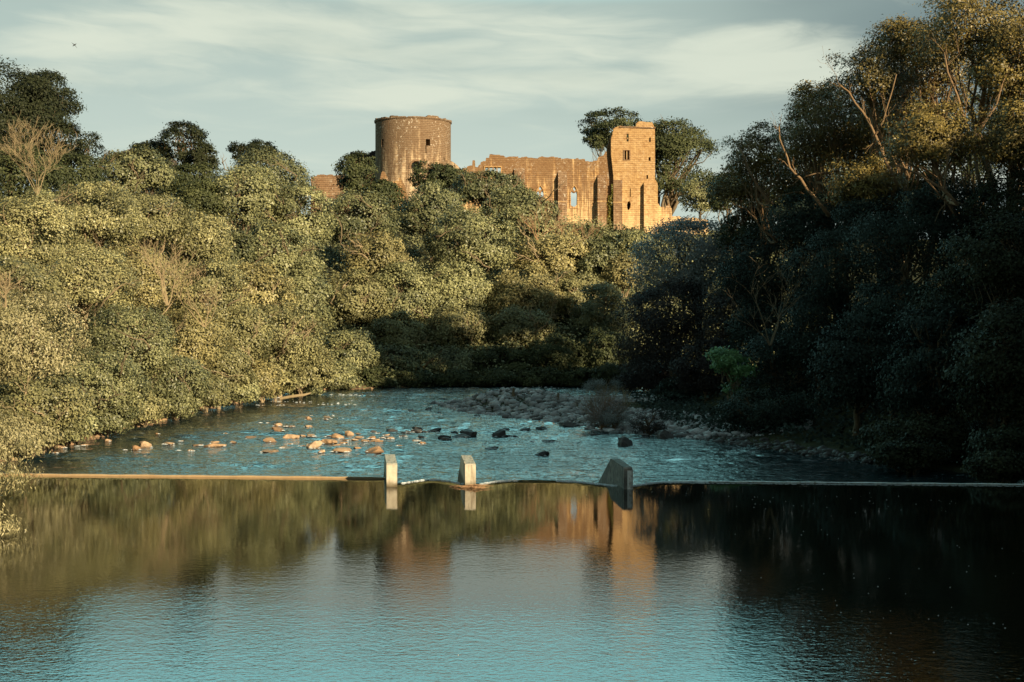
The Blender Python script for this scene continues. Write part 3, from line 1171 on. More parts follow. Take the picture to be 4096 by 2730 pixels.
# ------------------------------------------------------------------ foliage
def leaf_quads(P, Nrm, size, rs, aspect=.62, droop=.25, up=.15, jit=.42):
    n_ = len(P)
    nr = Nrm + rs.randn(n_, 3) * jit + np.array([0, 0, up])
    nr /= np.linalg.norm(nr, axis=1)[:, None] + 1e-9
    t_ = rs.randn(n_, 3) + Nrm * .6 + np.array([0, 0, -droop * 2])
    t_ -= nr * np.sum(t_ * nr, 1)[:, None]
    t_ /= np.linalg.norm(t_, axis=1)[:, None] + 1e-9
    b = np.cross(nr, t_)
    s_ = (size * rs.uniform(.65, 1.35, n_))[:, None]
    V = np.empty((n_, 4, 3))
    V[:, 0] = P - t_ * s_ * .5
    V[:, 1] = P + b * s_ * aspect * .5 + nr * s_ * .10 - t_ * s_ * .08
    V[:, 2] = P + t_ * s_ * .5 - nr * s_ * .06
    V[:, 3] = P - b * s_ * aspect * .5 + nr * s_ * .10 - t_ * s_ * .08
    return V.reshape(-1, 3)


def unit(rs, n_):
    v = rs.randn(n_, 3)
    return v / np.linalg.norm(v, axis=1)[:, None]


def crown_points(c, R, seed, nl=60, lr=.30, flat=.75, count=11000, back=.30, sprig=7, inner=.12, spread=1.0, lean=(0, 0), rag=.25, vol=False):
    """points, normals, tones for the leaves of one crown and the lobe centres its limbs reach for"""
    rs = np.random.RandomState(seed)
    c = np.array(c, float)
    R = np.array(R, float)
    Rm = (R[0] * R[1] * R[2]) ** (1 / 3)
    d = unit(rs, nl * 3)
    d = d[(d[:, 2] > -.75)][:nl]
    # lumpy radius: a few big masses
    k = unit(rs, 9)
    amp = rs.uniform(.5, 1, 9)
    lump = np.max(np.clip((d @ k.T - .45) / .55, 0, 1) * amp, axis=1)
    rad = (.60 + .30 * lump) * rs.uniform(.85, 1.05, len(d))
    if vol:
        rad = rad * rs.uniform(.12, 1.15, len(d)) ** .45
    L = d * rad[:, None]
    L[:, 2] += .04
    LR = lr * rs.uniform(.6, 1.3, len(d)) * (1 - .2 * lump)
    lc = c + L * R
    lc[:, 0] += lean[0] * L[:, 2]
    lr_w = LR * Rm
    tone_l = rs.uniform(0, 1, len(d))
    # camera-side crowns carry more leaves; the far side stays clothed but thinner
    ns = int(count / sprig)
    wgt = lr_w ** 2
    li = rs.choice(len(d), ns, p=wgt / wgt.sum())
    u = unit(rs, ns)
    u += d[li] * .6 + np.array([0, -.12, .32])
    u /= np.linalg.norm(u, axis=1)[:, None]
    keep = (u[:, 1] + d[li][:, 1] * .7 < .25) | (rs.rand(ns) < back)
    li, u = li[keep], u[keep]
    P = lc[li] + u * lr_w[li][:, None] * rs.uniform(1 - rag, 1 + rag * .8, len(li))[:, None] * np.array([1.15, 1.15, flat]) * spread
    # drop sprigs buried inside another lobe
    bur = np.zeros(len(P), bool)
    for j in range(len(lc)):
        q_ = (P - lc[j]) / (lr_w[j] * np.array([1.15, 1.15, flat]) * spread)
        bur |= (np.sum(q_ * q_, 1) < .42) & (li != j)
    P, u, li = P[~bur], u[~bur], li[~bur]
    cd = (P - c) / R
    cd /= np.linalg.norm(cd, axis=1)[:, None] + 1e-9
    u = u * .40 + cd * .95
    u /= np.linalg.norm(u, axis=1)[:, None] + 1e-9
    PP = np.repeat(P, sprig, 0)
    UU = np.repeat(u, sprig, 0)
    sr = Rm * .045 + .10
    PP = PP + rs.randn(len(PP), 3) * np.array([sr, sr, sr * .6])
    TT = np.repeat(tone_l[li] * .45 + rs.uniform(0, .35, len(li)), sprig) + rs.uniform(-.12, .25, len(PP))
    # inner leaves that close the crown, coloured darker to deepen its shaded gaps
    ni = int(count * inner)
    ui = unit(rs, ni)
    PI_ = c + ui * R * rs.uniform(.35, .68, ni)[:, None]
    PP = np.concatenate([PP, PI_])
    UU = np.concatenate([UU, ui])
    TT = np.concatenate([TT, rs.uniform(0, .4, ni)])
    return PP, UU, np.clip(TT, 0, 1), lc, lr_w


def limb_path(a, b, rr, wig=.08, n_=6, sag=.0):
    a, b = Vector(a), Vector(b)
    L = (b - a).length
    pts = []
    for i in range(n_ + 1):
        t_ = i / n_
        p = a.lerp(b, t_)
        p.z += math.sin(t_ * math.pi) * L * sag
        if 0 < i < n_:
            p += Vector((rr.uniform(-1, 1), rr.uniform(-1, 1), rr.uniform(-1, 1))) * L * wig
        pts.append(p)
    return pts


NT = [0]


def tree(name, label, cat, ux, uy, urx, ury, Y, mat='green', leaf=None, count=12000, depth=None, nl=78, lr=.225, flat=.88, inner=.10, group='trees of the wooded river banks',
         base=None, trunk_r=None, limbs=None, bmat=None, spread=1.0, aspect=.62, droop=.25, rag=.25, back=.30, seed=None, nlimb=14, lean=(0, 0), sprig=7, vol=False):
    NT[0] += 1
    seed = seed or 100 + NT[0]
    rr = random.Random(seed)
    c = U(ux, uy, Y)
    rx_, rz_ = urx / FU * Y, ury / FU * Y
    ry_ = depth or (rx_ + rz_) / 2
    leaf = (leaf or max(.17, Y * .0023)) * .76
    count = int(count * 1.65)
    P, Nn, T, lc, lrw = crown_points(c, (rx_, ry_, rz_), seed, nl, lr, flat, count, back, sprig, inner, spread, lean, rag, vol)
    if base is None:
        bx, by = c.x, c.y + ry_ * .15
    else:
        bx, by = base
    bz = gz(bx, by)
    base_p = Vector((bx, by, bz))
    root = empty(name, base_p, label, cat, group)
    g_ = ground_z(P[:, 0], P[:, 1])
    wl = np.where(P[:, 1] < 47.5, 0.02, WL + .05)
    ok = P[:, 2] > np.maximum(g_, wl) + .05
    P, Nn, T = P[ok], Nn[ok], T[ok]
    T = np.clip(T * rr.uniform(.62, 1.25) + rr.uniform(-.06, .10), 0, 1)
    rs = np.random.RandomState(seed + 7)
    V = leaf_quads(P, Nn, leaf, rs, aspect, droop) - np.array(base_p)
    me = quads_mesh('crown', V, len(P), LEAF[mat], T)
    o = bpy.data.objects.new('crown', me)
    col.objects.link(o)
    o.parent = root
    mb_ = MB()
    H = c.z - bz
    tr = trunk_r or max(.16, (rx_ + rz_) * .035)
    topp = Vector((c.x, c.y, c.z - rz_ * .15))
    if topp.z < bz + .6:
        topp.z = bz + .6
    tp_ = limb_path(base_p - Vector((0, 0, .4)), topp, rr, .025, 6)
    mb_.tube(tp_, [tr * (1 - .09 * i) for i in range(7)], 8)
    idx = sorted(range(len(lc)), key=lambda i: lc[i][1] + rr.uniform(-2, 2))[:nlimb * 2]
    rr.shuffle(idx)
    for j in idx[:nlimb]:
        st_ = tp_[rr.randint(2, 6)]
        e_ = Vector(lc[j])
        if e_.z < bz + .3:
            continue
        pth = limb_path(st_, e_, rr, .07, 5, .05)
        r0 = tr * rr.uniform(.3, .5)
        mb_.tube(pth, [max(.02, r0 * (1 - .15 * i)) for i in range(6)], 5)
        for s_ in range(3):
            st2 = pth[rr.randint(2, 5)]
            e2 = e_ + Vector((rr.uniform(-1, 1), rr.uniform(-1, .3), rr.uniform(-.4, .9))) * lrw[j] * 1.1
            mb_.tube(limb_path(st2, e2, rr, .09, 3), [r0 * .35, r0 * .28, r0 * .2, .01], 4)
    if limbs:
        for (pl, r0, r1) in limbs:
            pts = [U(a, b, d) for a, b, d in pl]
            near = min(tp_, key=lambda p_: (p_ - pts[0]).length)
            pts = [near, near.lerp(pts[0], .5) - Vector((0, 0, .3))] + pts
            # subdivide and jitter for a natural crooked limb
            q_ = [pts[0]]
            for a, b in zip(pts[:-1], pts[1:]):
                m3 = a.lerp(b, .5) + Vector((rr.uniform(-1, 1), rr.uniform(-1, 1), rr.uniform(-1, 1))) * (b - a).length * .07
                q_ += [m3, b]
            n_ = len(q_)
            r0, r1 = r0 * .72, r1 * .72
            rad = [r0 + (r1 - r0) * i / (n_ - 1) for i in range(n_)]
            mb_.tube(q_, rad, 7)
            for i in range(1, n_):
                if rr.random() < .75:
                    dirv = (q_[i] - q_[i - 1]).normalized() + Vector((rr.uniform(-1, 1), rr.uniform(-.6, .6), rr.uniform(-.5, 1)))
                    ln = rr.uniform(.8, 2.2) * (r0 * 6)
                    e2 = q_[i] + dirv.normalized() * ln
                    pp = limb_path(q_[i], e2, rr, .12, 4)
                    mb_.tube(pp, [rad[i] * .45, rad[i] * .38, rad[i] * .28, rad[i] * .18, .01], 5)
                    for s2 in range(2):
                        e3 = pp[rr.randint(2, 4)] + (dirv.normalized() + Vector((rr.uniform(-1, 1), rr.uniform(-1, 1), rr.uniform(-1, 1)))) * ln * .3
                        mb_.tube(limb_path(pp[2], e3, rr, .12, 3), [rad[i] * .2, rad[i] * .15, rad[i] * .1, .006], 4)
    if mat in ('olive', 'yellow', 'green') and urx > 70:
        for j in range(rr.randint(2, 4)):
            a = Vector((c.x + rr.uniform(-.75, .75) * rx_, c.y - ry_ * rr.uniform(.62, .85), c.z + rr.uniform(-.6, .45) * rz_))
            inner_p = Vector((a.x * .6 + c.x * .4, c.y, a.z - rz_ * .25))
            ln = rr.uniform(.35, .75) * rx_
            dr = Vector((rr.choice((-1, 1)) * rr.uniform(.2, 1), -.25, rr.uniform(.2, 1))).normalized()
            pth = [inner_p] + limb_path(a, a + dr * ln, rr, .11, 5)
            r0 = rr.uniform(.035, .06) * (Y / 90)
            mb_.tube(pth, [r0 * 1.2, r0 * 1.1, r0, r0 * .8, r0 * .6, r0 * .4, .01], 5)
            for q2 in range(5):
                st2 = pth[rr.randint(2, 5)]
                d2_ = (dr + Vector((rr.uniform(-1, 1), rr.uniform(-.6, .2), rr.uniform(-.6, 1)))).normalized()
                mb_.tube(limb_path(st2, st2 + d2_ * ln * rr.uniform(.3, .6), rr, .13, 4), [r0 * .55, r0 * .45, r0 * .35, r0 * .25, .008], 4)
    mb_.build('trunk', bmat or (BARKL if mat in ('olive', 'yellow') else BARK), root, base_p, True)
    return root


def bare_tree(name, label, cat, ux, uyb, uyt, Y, fan=.5, stems=6, mat=None, r0=.10, seed=1, lev=3, group=None, depth_j=.6):
    rr = random.Random(seed)
    b = U(ux, uyb, Y)
    H = (uyb - uyt) / FU * Y
    root = empty(name, b, label, cat, group)
    mb_ = MB()

    def grow(p, d, L, r, k):
        pts = [p]
        dd = d.copy()
        n_ = 5
        for i in range(n_):
            dd = (dd + Vector((rr.uniform(-1, 1), rr.uniform(-1, 1) * depth_j, rr.uniform(-.7, .9))) * .34).normalized()
            pts.append(pts[-1] + dd * L / n_)
        mb_.tube(pts, [max(.008, .75 * r * (1 - .15 * i)) for i in range(n_ + 1)], 5)
        if k > 0:
            for s_ in range(5 if k > 1 else 4):
                i = rr.randint(2, n_)
                nd = (dd + Vector((rr.uniform(-1, 1), rr.uniform(-1, 1) * depth_j, rr.uniform(-.3, .8))) * .95).normalized()
                grow(pts[i], nd, L * rr.uniform(.4, .65), r * .5, k - 1)
    for s_ in range(stems):
        a = (s_ + .5) / stems * 2 - 1
        d = Vector((a * fan, rr.uniform(-.3, .3), 1)).normalized()
        grow(b + Vector((a * r0, 0, -.3)), d, H * rr.uniform(.55, .75), r0 * rr.uniform(.7, 1), lev - 1)
    mb_.build('branches', mat or BARKP, root, b)
    return root


# ---- LEFT BANK, skyline ----
T = 'broadleaf_tree'
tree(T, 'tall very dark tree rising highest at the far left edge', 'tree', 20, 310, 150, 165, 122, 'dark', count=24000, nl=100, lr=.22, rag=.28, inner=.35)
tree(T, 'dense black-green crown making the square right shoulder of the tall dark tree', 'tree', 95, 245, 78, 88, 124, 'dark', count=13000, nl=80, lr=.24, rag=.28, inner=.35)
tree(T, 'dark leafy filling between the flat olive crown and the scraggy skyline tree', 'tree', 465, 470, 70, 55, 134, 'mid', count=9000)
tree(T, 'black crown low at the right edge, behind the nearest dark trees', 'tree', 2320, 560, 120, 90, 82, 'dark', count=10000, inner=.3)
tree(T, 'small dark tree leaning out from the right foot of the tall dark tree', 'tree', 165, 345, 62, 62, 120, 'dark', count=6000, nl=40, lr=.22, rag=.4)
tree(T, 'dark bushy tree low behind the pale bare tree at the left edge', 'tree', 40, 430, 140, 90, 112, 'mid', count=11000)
tree(T, 'dark bush between the pale bare tree and the rounded olive crown', 'tree', 170, 420, 90, 60, 118, 'mid', count=8000)
tree(T, 'flat rounded olive crown just below the left skyline', 'tree', 305, 405, 108, 56, 128, 'green', count=11000, nl=80, lr=.22)
tree(T, 'scraggy dark tree with open twiggy top standing up from the left skyline', 'tree', 420, 340, 58, 66, 142, 'dark', count=5200, nl=46, lr=.2, inner=.03, rag=.45, nlimb=22, bmat=BARKO)
tree(T, 'thin dark tree reaching right from the scraggy skyline tree', 'tree', 466, 370, 46, 42, 140, 'dark', count=3000, nl=30, lr=.22, inner=.03, rag=.45, nlimb=14, bmat=BARKO)
tree(T, 'low dark bush beside the ruined stump on the left skyline', 'tree', 350, 352, 50, 26, 146, 'dark', count=3500)
tree(T, 'dark mass of leaves below the scraggy skyline tree', 'tree', 440, 425, 75, 50, 138, 'mid', count=7000)
tree(T, 'dark spiky-topped tree peeping over the domed tree left of the keep', 'tree', 585, 352, 62, 28, 152, 'dark', count=4500, nl=50, lr=.2, rag=.5)
tree(T, 'large dome-shaped green tree on the skyline left of the keep', 'tree', 622, 425, 98, 88, 146, 'green', count=15000, nl=90, lr=.22)
tree(T, 'rounded olive dome tree in front of and left of the larger skyline dome', 'tree', 555, 460, 95, 86, 136, 'green', count=15000, nl=90, lr=.22)
tree(T, 'long sloping green crown right of the two domed trees', 'tree', 690, 510, 75, 95, 138, 'green', count=12000, nl=80, lr=.22)
tree(T, 'olive-green crown bridging the gap behind the wide yellow-green crown', 'tree', 230, 475, 120, 50, 120, 'green', count=10000)
tree(T, 'dark crown under the pale bare tree, joining it to the olive slope', 'tree', 110, 490, 120, 50, 108, 'green', count=10000)
# ---- LEFT BANK, upper slope ----
tree(T, 'pale olive tree on the upper left slope below the dark evergreen', 'tree', 60, 560, 130, 105, 92, 'olive', count=16000)
tree(T, 'wide yellow-green crown at the top of the left slope', 'tree', 215, 510, 125, 90, 100, 'olive', count=16000, limbs=[([(235, 640, 97), (240, 600, 96), (228, 560, 95), (215, 545, 95)], .10, .03)])
tree(T, 'olive crown below the flat rounded crown', 'tree', 350, 520, 105, 80, 106, 'olive', count=14000)
tree(T, 'yellow-green crown on the ridge line of the left slope', 'tree', 455, 560, 90, 75, 112, 'olive', count=12000)
tree(T, 'olive crown on the ridge line below the rounded dome tree', 'tree', 545, 600, 80, 80, 118, 'green', count=12000)
tree(T, 'long drooping crown on the right shoulder of the left bank', 'tree', 640, 610, 90, 100, 120, 'green', count=14000, nl=90, lr=.2)
tree(T, 'yellowish crown halfway down the right shoulder of the left bank', 'tree', 590, 690, 85, 85, 110, 'yellow', count=13000, nl=90, lr=.2)
tree(T, 'greenish crown filling the gap behind the right shoulder of the left bank', 'tree', 700, 700, 62, 110, 118, 'green', count=12000, nl=80, lr=.22)
# ---- LEFT BANK, middle ----
tree(T, 'olive crown at the left edge above the pale willow', 'tree', 40, 680, 110, 90, 78, 'olive', count=14000)
tree(T, 'olive crown with dark hollow and a crooked pale branch', 'tree', 190, 660, 115, 95, 84, 'olive', count=15000, limbs=[([(215, 720, 81), (240, 690, 80), (262, 668, 79.5), (290, 650, 79.5), (310, 655, 79)], .13, .03)])
tree(T, 'sunlit yellow-green crown in the centre of the left bank', 'tree', 330, 655, 110, 90, 92, 'yellow', count=15000)
tree(T, 'sunlit crown right of the bare twiggy tree on the left bank', 'tree', 470, 690, 100, 95, 98, 'olive', count=14000)
tree(T, 'olive tree low on the left bank with pale crooked limbs', 'tree', 300, 800, 115, 95, 80, 'green', count=15000, limbs=[([(345, 800, 77), (330, 780, 76.5), (300, 775, 76), (270, 760, 76)], .10, .03)])
tree(T, 'yellow-green tree above the overhanging riverside bushes', 'tree', 430, 800, 105, 95, 90, 'yellow', count=14000)
tree(T, 'sunlit tree with a fan of pale branches beside the shaded hollow', 'tree', 640, 790, 95, 105, 104, 'olive', count=14000, limbs=[([(650, 800, 99), (660, 770, 98), (680, 745, 97.5), (700, 725, 97.5)], .11, .03), ([(660, 770, 98), (690, 765, 97), (715, 755, 97)], .07, .02)])
tree(T, 'pale olive tree between the riverside bushes and the yellowish shoulder crown', 'tree', 545, 780, 80, 90, 98, 'olive', count=12000)
# ---- LEFT BANK, at the water ----
tree('willow_tree', 'pale cream-leaved willow, brightest of all, at the left edge of the river bank', 'tree', 70, 790, 130, 130, 66, 'willow', leaf=.19, count=17000, aspect=.4, droop=.5, rag=.35)
tree(T, 'green bush leaning over the river next to the pale willow', 'tree', 225, 890, 110, 90, 72, 'green', count=14000, flat=.6)
tree(T, 'leafy tree dipping towards the river below the pale willow', 'tree', 90, 940, 125, 75, 62, 'olive', count=14000, flat=.6)
tree(T, 'dark green bush overhanging the bank with its lowest spray touching the water', 'tree', 400, 880, 85, 75, 82, 'green', count=12000, flat=.6)
tree(T, 'riverside bush with pale tangled twigs, above the orange shore stones', 'tree', 500, 855, 85, 65, 92, 'olive', count=12000, flat=.6, limbs=[([(430, 820, 88), (480, 850, 87.5), (520, 865, 87.5), (560, 862, 87)], .06, .02), ([(455, 880, 88), (440, 850, 87.5), (430, 835, 87)], .05, .02)])
tree(T, 'last sunlit bush on the left shore with a branch bent over the water', 'tree', 690, 850, 85, 65, 106, 'olive', count=12000, flat=.6, limbs=[([(625, 870, 103), (655, 880, 102), (690, 895, 101.5), (710, 880, 101)], .07, .02)])
tree(T, 'small bright bush between two riverside bushes on the left shore', 'tree', 600, 870, 60, 45, 98, 'yellow', count=7000, flat=.6)
tree('willow_tree', 'near willow at the bottom left edge, long thin leaves hanging over the weir and pool', 'tree', -40, 1055, 118, 115, 40, 'willow', leaf=.15, count=9000, aspect=.25, droop=.9, rag=.5, base=(-21.8, 40.5), lr=.26, inner=.05)
tree('willow_tree', 'small drooping willow spray over the pool below the near willow', 'tree', -15, 1190, 60, 62, 36, 'willow', leaf=.15, count=1800, aspect=.25, droop=.9, rag=.55, base=(-22.2, 36.5), lr=.3, inner=.02, nl=16)

SK = [(60, 1010, 60, 75, 50, 'willow', 'low pale spray of leaves at the foot of the near willow, beyond the weir'), (150, 985, 66, 70, 42, 'green', 'low skirt of leaves over the shore beside the broad brown rock'),
      (245, 960, 72, 66, 45, 'green', 'low bush trailing in the water below the green leaning bush'), (330, 940, 77, 58, 45, 'olive', 'low bush on the orange bank between two trailing bushes'),
      (405, 925, 82, 48, 52, 'green', 'hanging tuft of leaves that dips farthest down towards the river'), (475, 905, 88, 52, 40, 'olive', 'low bush above the orange shore stones, left of the white log'),
      (550, 895, 93, 52, 36, 'green', 'low bush just behind the white log'), (630, 885, 99, 50, 38, 'olive', 'low bush under the bent branch on the left shore'), (710, 880, 108, 50, 40, 'green', 'low bush at the corner where the left shore turns into shade'),
      (775, 870, 116, 48, 44, 'green', 'dark low bush at the left end of the far shore'), (860, 875, 119, 56, 30, 'mid', 'black-green bush at the water, first of the far shore row'), (950, 876, 120, 56, 28, 'mid', 'black-green bush at the water, second of the far shore row from the left'),
      (1045, 877, 121, 56, 28, 'mid', 'black-green bush at the water near the middle of the far shore'), (1140, 877, 121, 56, 28, 'mid', 'black-green bush at the water behind the pale boulder'),
      (1235, 875, 121, 56, 30, 'mid', 'black-green bush behind the small brown bush of the bar'), (1330, 872, 121, 56, 32, 'mid', 'black-green bush behind the upright grey bush of the bar'), (1415, 868, 118, 50, 36, 'mid', 'black-green bush at the right end of the far shore')]
for (a_, b_, Y_, w_, h_, mt_, lb_) in SK:
    tree('bush', lb_, 'bush', a_, b_, w_, h_, Y_, mt_, count=6500, nl=40, lr=.3, flat=.6, rag=.4, droop=.5, nlimb=10, trunk_r=.07, group='bushes along the water edge')

bare_tree('bare_tree', 'pale leafless tree, bleached and many-stemmed, in front of the dark evergreen', 'tree', 85, 440, 290, 104, .22, 6, BARKP, .045, 3, 4)
bare_tree('bare_tree', 'bare twiggy tree glowing cream in the middle of the left bank', 'tree', 385, 690, 540, 82, .55, 6, BARKP, .07, 8, 3)
bare_tree('bare_tree', 'smaller bare shrub of pale twigs low on the left bank', 'tree', 470, 740, 620, 84, .7, 5, BARKP, .05, 12, 3)
bare_tree('bare_tree', 'leafless twigs sticking up at the far left edge beside the pale willow', 'tree', 12, 690, 590, 60, .3, 4, BARKP, .05, 15, 3)

# ---- CENTRE, below the castle ----
G = 'green'
tree('shrub', 'spiky upright shrub with many thin branches left of the round keep', 'shrub', 822, 412, 50, 66, 172, 'mid', count=5200, nl=60, lr=.2, rag=.5, nlimb=26, inner=.05, bmat=BARKO)
tree('shrub', 'olive shrub covering the foot of the round keep', 'shrub', 1005, 412, 66, 40, 178, 'mid', count=6000, nl=50, lr=.22, rag=.35)
tree('shrub', 'bushy shrub between the keep and the spiky upright shrub', 'shrub', 880, 455, 50, 42, 170, 'mid', count=5000)
tree(T, 'dense tree below the mullioned window, its top cutting across the hall wall', 'tree', 1115, 440, 92, 46, 172, G, count=12000, nl=70, lr=.24)
tree(T, 'big tree under the hall wall left of the pointed window', 'tree', 1190, 495, 95, 68, 166, G, count=13000)
tree(T, 'olive tree in front of the keep mound', 'tree', 990, 495, 85, 75, 160, G, count=12000)
tree(T, 'green tree with an exposed orange trunk left of the keep mound', 'tree', 820, 510, 92, 72, 154, G, count=12000, limbs=[([(782, 560, 146), (785, 520, 146), (775, 500, 146), (755, 480, 146)], .13, .04)])
tree(T, 'dense green tree in the middle of the wooded cliff', 'tree', 1085, 570, 110, 90, 150, G, count=15000)
tree(T, 'bright yellow-green crown on the cliff left of centre', 'tree', 865, 605, 82, 72, 142, 'yellow', count=13000)
tree(T, 'golden-green crown below the bare pinkish shrubs', 'tree', 1285, 600, 100, 68, 152, 'yellow', count=14000)
tree(T, 'small dark bush at the wall foot above the golden-green crown', 'tree', 1240, 545, 55, 40, 160, G, count=6000)
tree(T, 'fresh green crown at the right end of the wooded cliff', 'tree', 1372, 610, 52, 62, 150, G, count=8000)
tree(T, 'yellowish small tree beside the grey tree at the right end of the cliff', 'tree', 1432, 630, 45, 48, 148, 'yellow', count=6000)
tree('shrub', 'leafy shrub at the foot of the corner tower', 'shrub', 1462, 566, 50, 36, 165, G, count=5500, nl=46, lr=.24, rag=.4)
tree('shrub', 'dark shrub at the foot of the ivy-clad buttress', 'shrub', 1395, 575, 32, 30, 166, 'mid', count=3000)
tree(T, 'olive-green tree low left of centre above the shaded bank', 'tree', 815, 700, 82, 78, 136, 'olive', count=12000)
tree(T, 'large olive-green tree low on the cliff, left of the dark gap', 'tree', 930, 690, 90, 85, 138, G, count=14000, limbs=[([(905, 735, 131), (902, 700, 131), (912, 680, 131)], .14, .05), ([(905, 730, 131), (925, 705, 131)], .09, .04)])
tree(T, 'tree right of the dark gap in the wooded cliff', 'tree', 1055, 685, 90, 80, 140, G, count=13000)
tree(T, 'pale yellow-green tree low right of centre on the cliff', 'tree', 1210, 690, 92, 80, 140, 'yellow', count=14000)
tree(T, 'green tree low on the cliff near the grey tree', 'tree', 1330, 690, 72, 72, 142, 'olive', count=11000)
tree(T, 'sunlit low tree just above the shaded shore, left of centre', 'tree', 920, 775, 80, 55, 130, 'olive', count=10000)
tree(T, 'sunlit low tree just above the shaded shore, at centre', 'tree', 1050, 765, 85, 60, 132, 'olive', count=11000)
tree(T, 'sunlit low tree just above the shaded shore, right of centre', 'tree', 1195, 762, 80, 58, 132, 'olive', count=10000)
tree(T, 'deep green tree in shade under the fresh green crown', 'tree', 1385, 730, 65, 80, 134, G, count=10000)
tree(T, 'shaded tree by the water where the sunlit left bank ends', 'tree', 800, 820, 72, 72, 121, G, count=10000, flat=.6)
tree(T, 'shaded riverside tree left of centre on the far shore', 'tree', 905, 840, 80, 52, 124, G, count=9000, flat=.6)
tree(T, 'shaded riverside tree at the centre of the far shore', 'tree', 1030, 845, 82, 52, 126, G, count=9000, flat=.6)
tree(T, 'shaded riverside tree right of centre on the far shore', 'tree', 1155, 845, 80, 52, 126, 'mid', count=9000, flat=.6)
tree(T, 'shaded riverside tree behind the gravel bar', 'tree', 1280, 830, 85, 62, 126, 'mid', count=10000, flat=.6)
tree(T, 'shaded riverside tree beside the grey tree on the far shore', 'tree', 1390, 820, 65, 70, 126, 'mid', count=9000, flat=.6)

bare_tree('bare_shrub', 'bare shrub of pinkish twigs left of centre before the hall wall', 'shrub', 1235, 545, 470, 150, .8, 7, TWIG, .07, 21, 3, 'bare pinkish shrubs at the wall foot')
bare_tree('bare_shrub', 'small bare shrub with forked pale stem under the pointed window', 'shrub', 1290, 555, 490, 150, .8, 5, TWIG, .06, 22, 3, 'bare pinkish shrubs at the wall foot')
bare_tree('bare_shrub', 'bare shrub with straight thin stems right of the pointed window', 'shrub', 1345, 555, 505, 152, .6, 5, TWIG, .05, 23, 3, 'bare pinkish shrubs at the wall foot')
tree('shrub', 'thin leafy shrub among the bare stems right of the pointed window', 'shrub', 1345, 545, 38, 26, 158, 'mid', count=2600, rag=.5, nl=30)

# ---- behind the castle ----
tree('pine_tree', 'big dark tree behind the corner tower, its long arm reaching left', 'tree', 1425, 305, 92, 56, 232, 'mid', leaf=.5, count=10000, nl=60, lr=.28, flat=.5, rag=.35, base=(24, 234), trunk_r=.5, group='trees beyond the castle', lean=(-3, 0))
tree('pine_tree', 'broad dark crown right of the corner tower, part of the trees behind the castle', 'tree', 1545, 385, 100, 118, 232, 'mid', leaf=.5, count=15000, nl=60, lr=.26, flat=.55, rag=.3, base=(27, 233), trunk_r=.8, group='trees beyond the castle', limbs=[([(1520, 520, 230), (1522, 470, 230), (1535, 430, 229), (1560, 400, 228)], .7, .2)])
tree('pine_tree', 'dark shoulder of foliage just right of the corner tower top', 'tree', 1512, 335, 62, 50, 235, 'mid', leaf=.5, count=7000, nl=46, lr=.28, flat=.55, rag=.3, base=(26, 236), group='trees beyond the castle')
tree('pine_tree', 'dark lower boughs left of the corner tower showing behind the wall head', 'tree', 1365, 330, 26, 16, 228, 'mid', leaf=.45, count=1200, nl=14, lr=.35, rag=.5, base=(19, 229), group='trees beyond the castle')
tree(T, 'loose grey-green tree beyond the low walls right of the castle', 'tree', 1610, 455, 55, 48, 215, G, leaf=.42, count=5000, rag=.45, nl=50, lr=.22, inner=.04, group='trees beyond the castle')
tree(T, 'open dark tree against the sky between the castle and the right bank', 'tree', 1672, 450, 52, 62, 180, 'mid', leaf=.40, count=5500, rag=.45, nl=50, lr=.22, inner=.06, group='trees beyond the castle')

# ---- RIGHT BANK ----
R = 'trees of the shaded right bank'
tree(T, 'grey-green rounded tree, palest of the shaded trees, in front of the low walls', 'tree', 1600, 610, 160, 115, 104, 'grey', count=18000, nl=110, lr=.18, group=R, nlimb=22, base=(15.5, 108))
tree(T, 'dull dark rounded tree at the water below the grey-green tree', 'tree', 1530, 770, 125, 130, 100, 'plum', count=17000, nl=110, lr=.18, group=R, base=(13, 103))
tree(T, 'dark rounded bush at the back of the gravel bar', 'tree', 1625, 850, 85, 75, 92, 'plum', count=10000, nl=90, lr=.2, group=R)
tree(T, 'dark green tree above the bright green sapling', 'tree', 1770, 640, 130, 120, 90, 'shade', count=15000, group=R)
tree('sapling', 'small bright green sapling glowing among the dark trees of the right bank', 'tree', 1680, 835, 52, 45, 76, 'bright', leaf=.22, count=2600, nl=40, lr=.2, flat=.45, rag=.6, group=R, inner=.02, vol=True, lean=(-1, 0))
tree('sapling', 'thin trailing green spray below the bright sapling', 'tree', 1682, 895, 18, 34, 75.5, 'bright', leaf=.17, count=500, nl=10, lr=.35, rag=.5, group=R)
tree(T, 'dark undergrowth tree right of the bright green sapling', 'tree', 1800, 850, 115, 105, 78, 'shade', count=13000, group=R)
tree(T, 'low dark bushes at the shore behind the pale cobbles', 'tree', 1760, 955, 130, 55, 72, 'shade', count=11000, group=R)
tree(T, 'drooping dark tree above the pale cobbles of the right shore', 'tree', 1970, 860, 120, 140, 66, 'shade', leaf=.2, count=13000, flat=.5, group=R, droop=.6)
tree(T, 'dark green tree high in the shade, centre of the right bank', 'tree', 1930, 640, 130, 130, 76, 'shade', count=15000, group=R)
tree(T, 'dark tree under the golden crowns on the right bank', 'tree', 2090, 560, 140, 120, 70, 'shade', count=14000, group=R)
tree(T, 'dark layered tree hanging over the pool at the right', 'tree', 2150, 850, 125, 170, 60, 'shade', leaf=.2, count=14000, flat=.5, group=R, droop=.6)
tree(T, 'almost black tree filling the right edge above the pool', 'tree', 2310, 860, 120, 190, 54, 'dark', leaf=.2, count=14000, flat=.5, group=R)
tree(T, 'almost black tree at the right edge below the golden crowns', 'tree', 2290, 620, 130, 130, 58, 'dark', leaf=.2, count=12000, group=R)
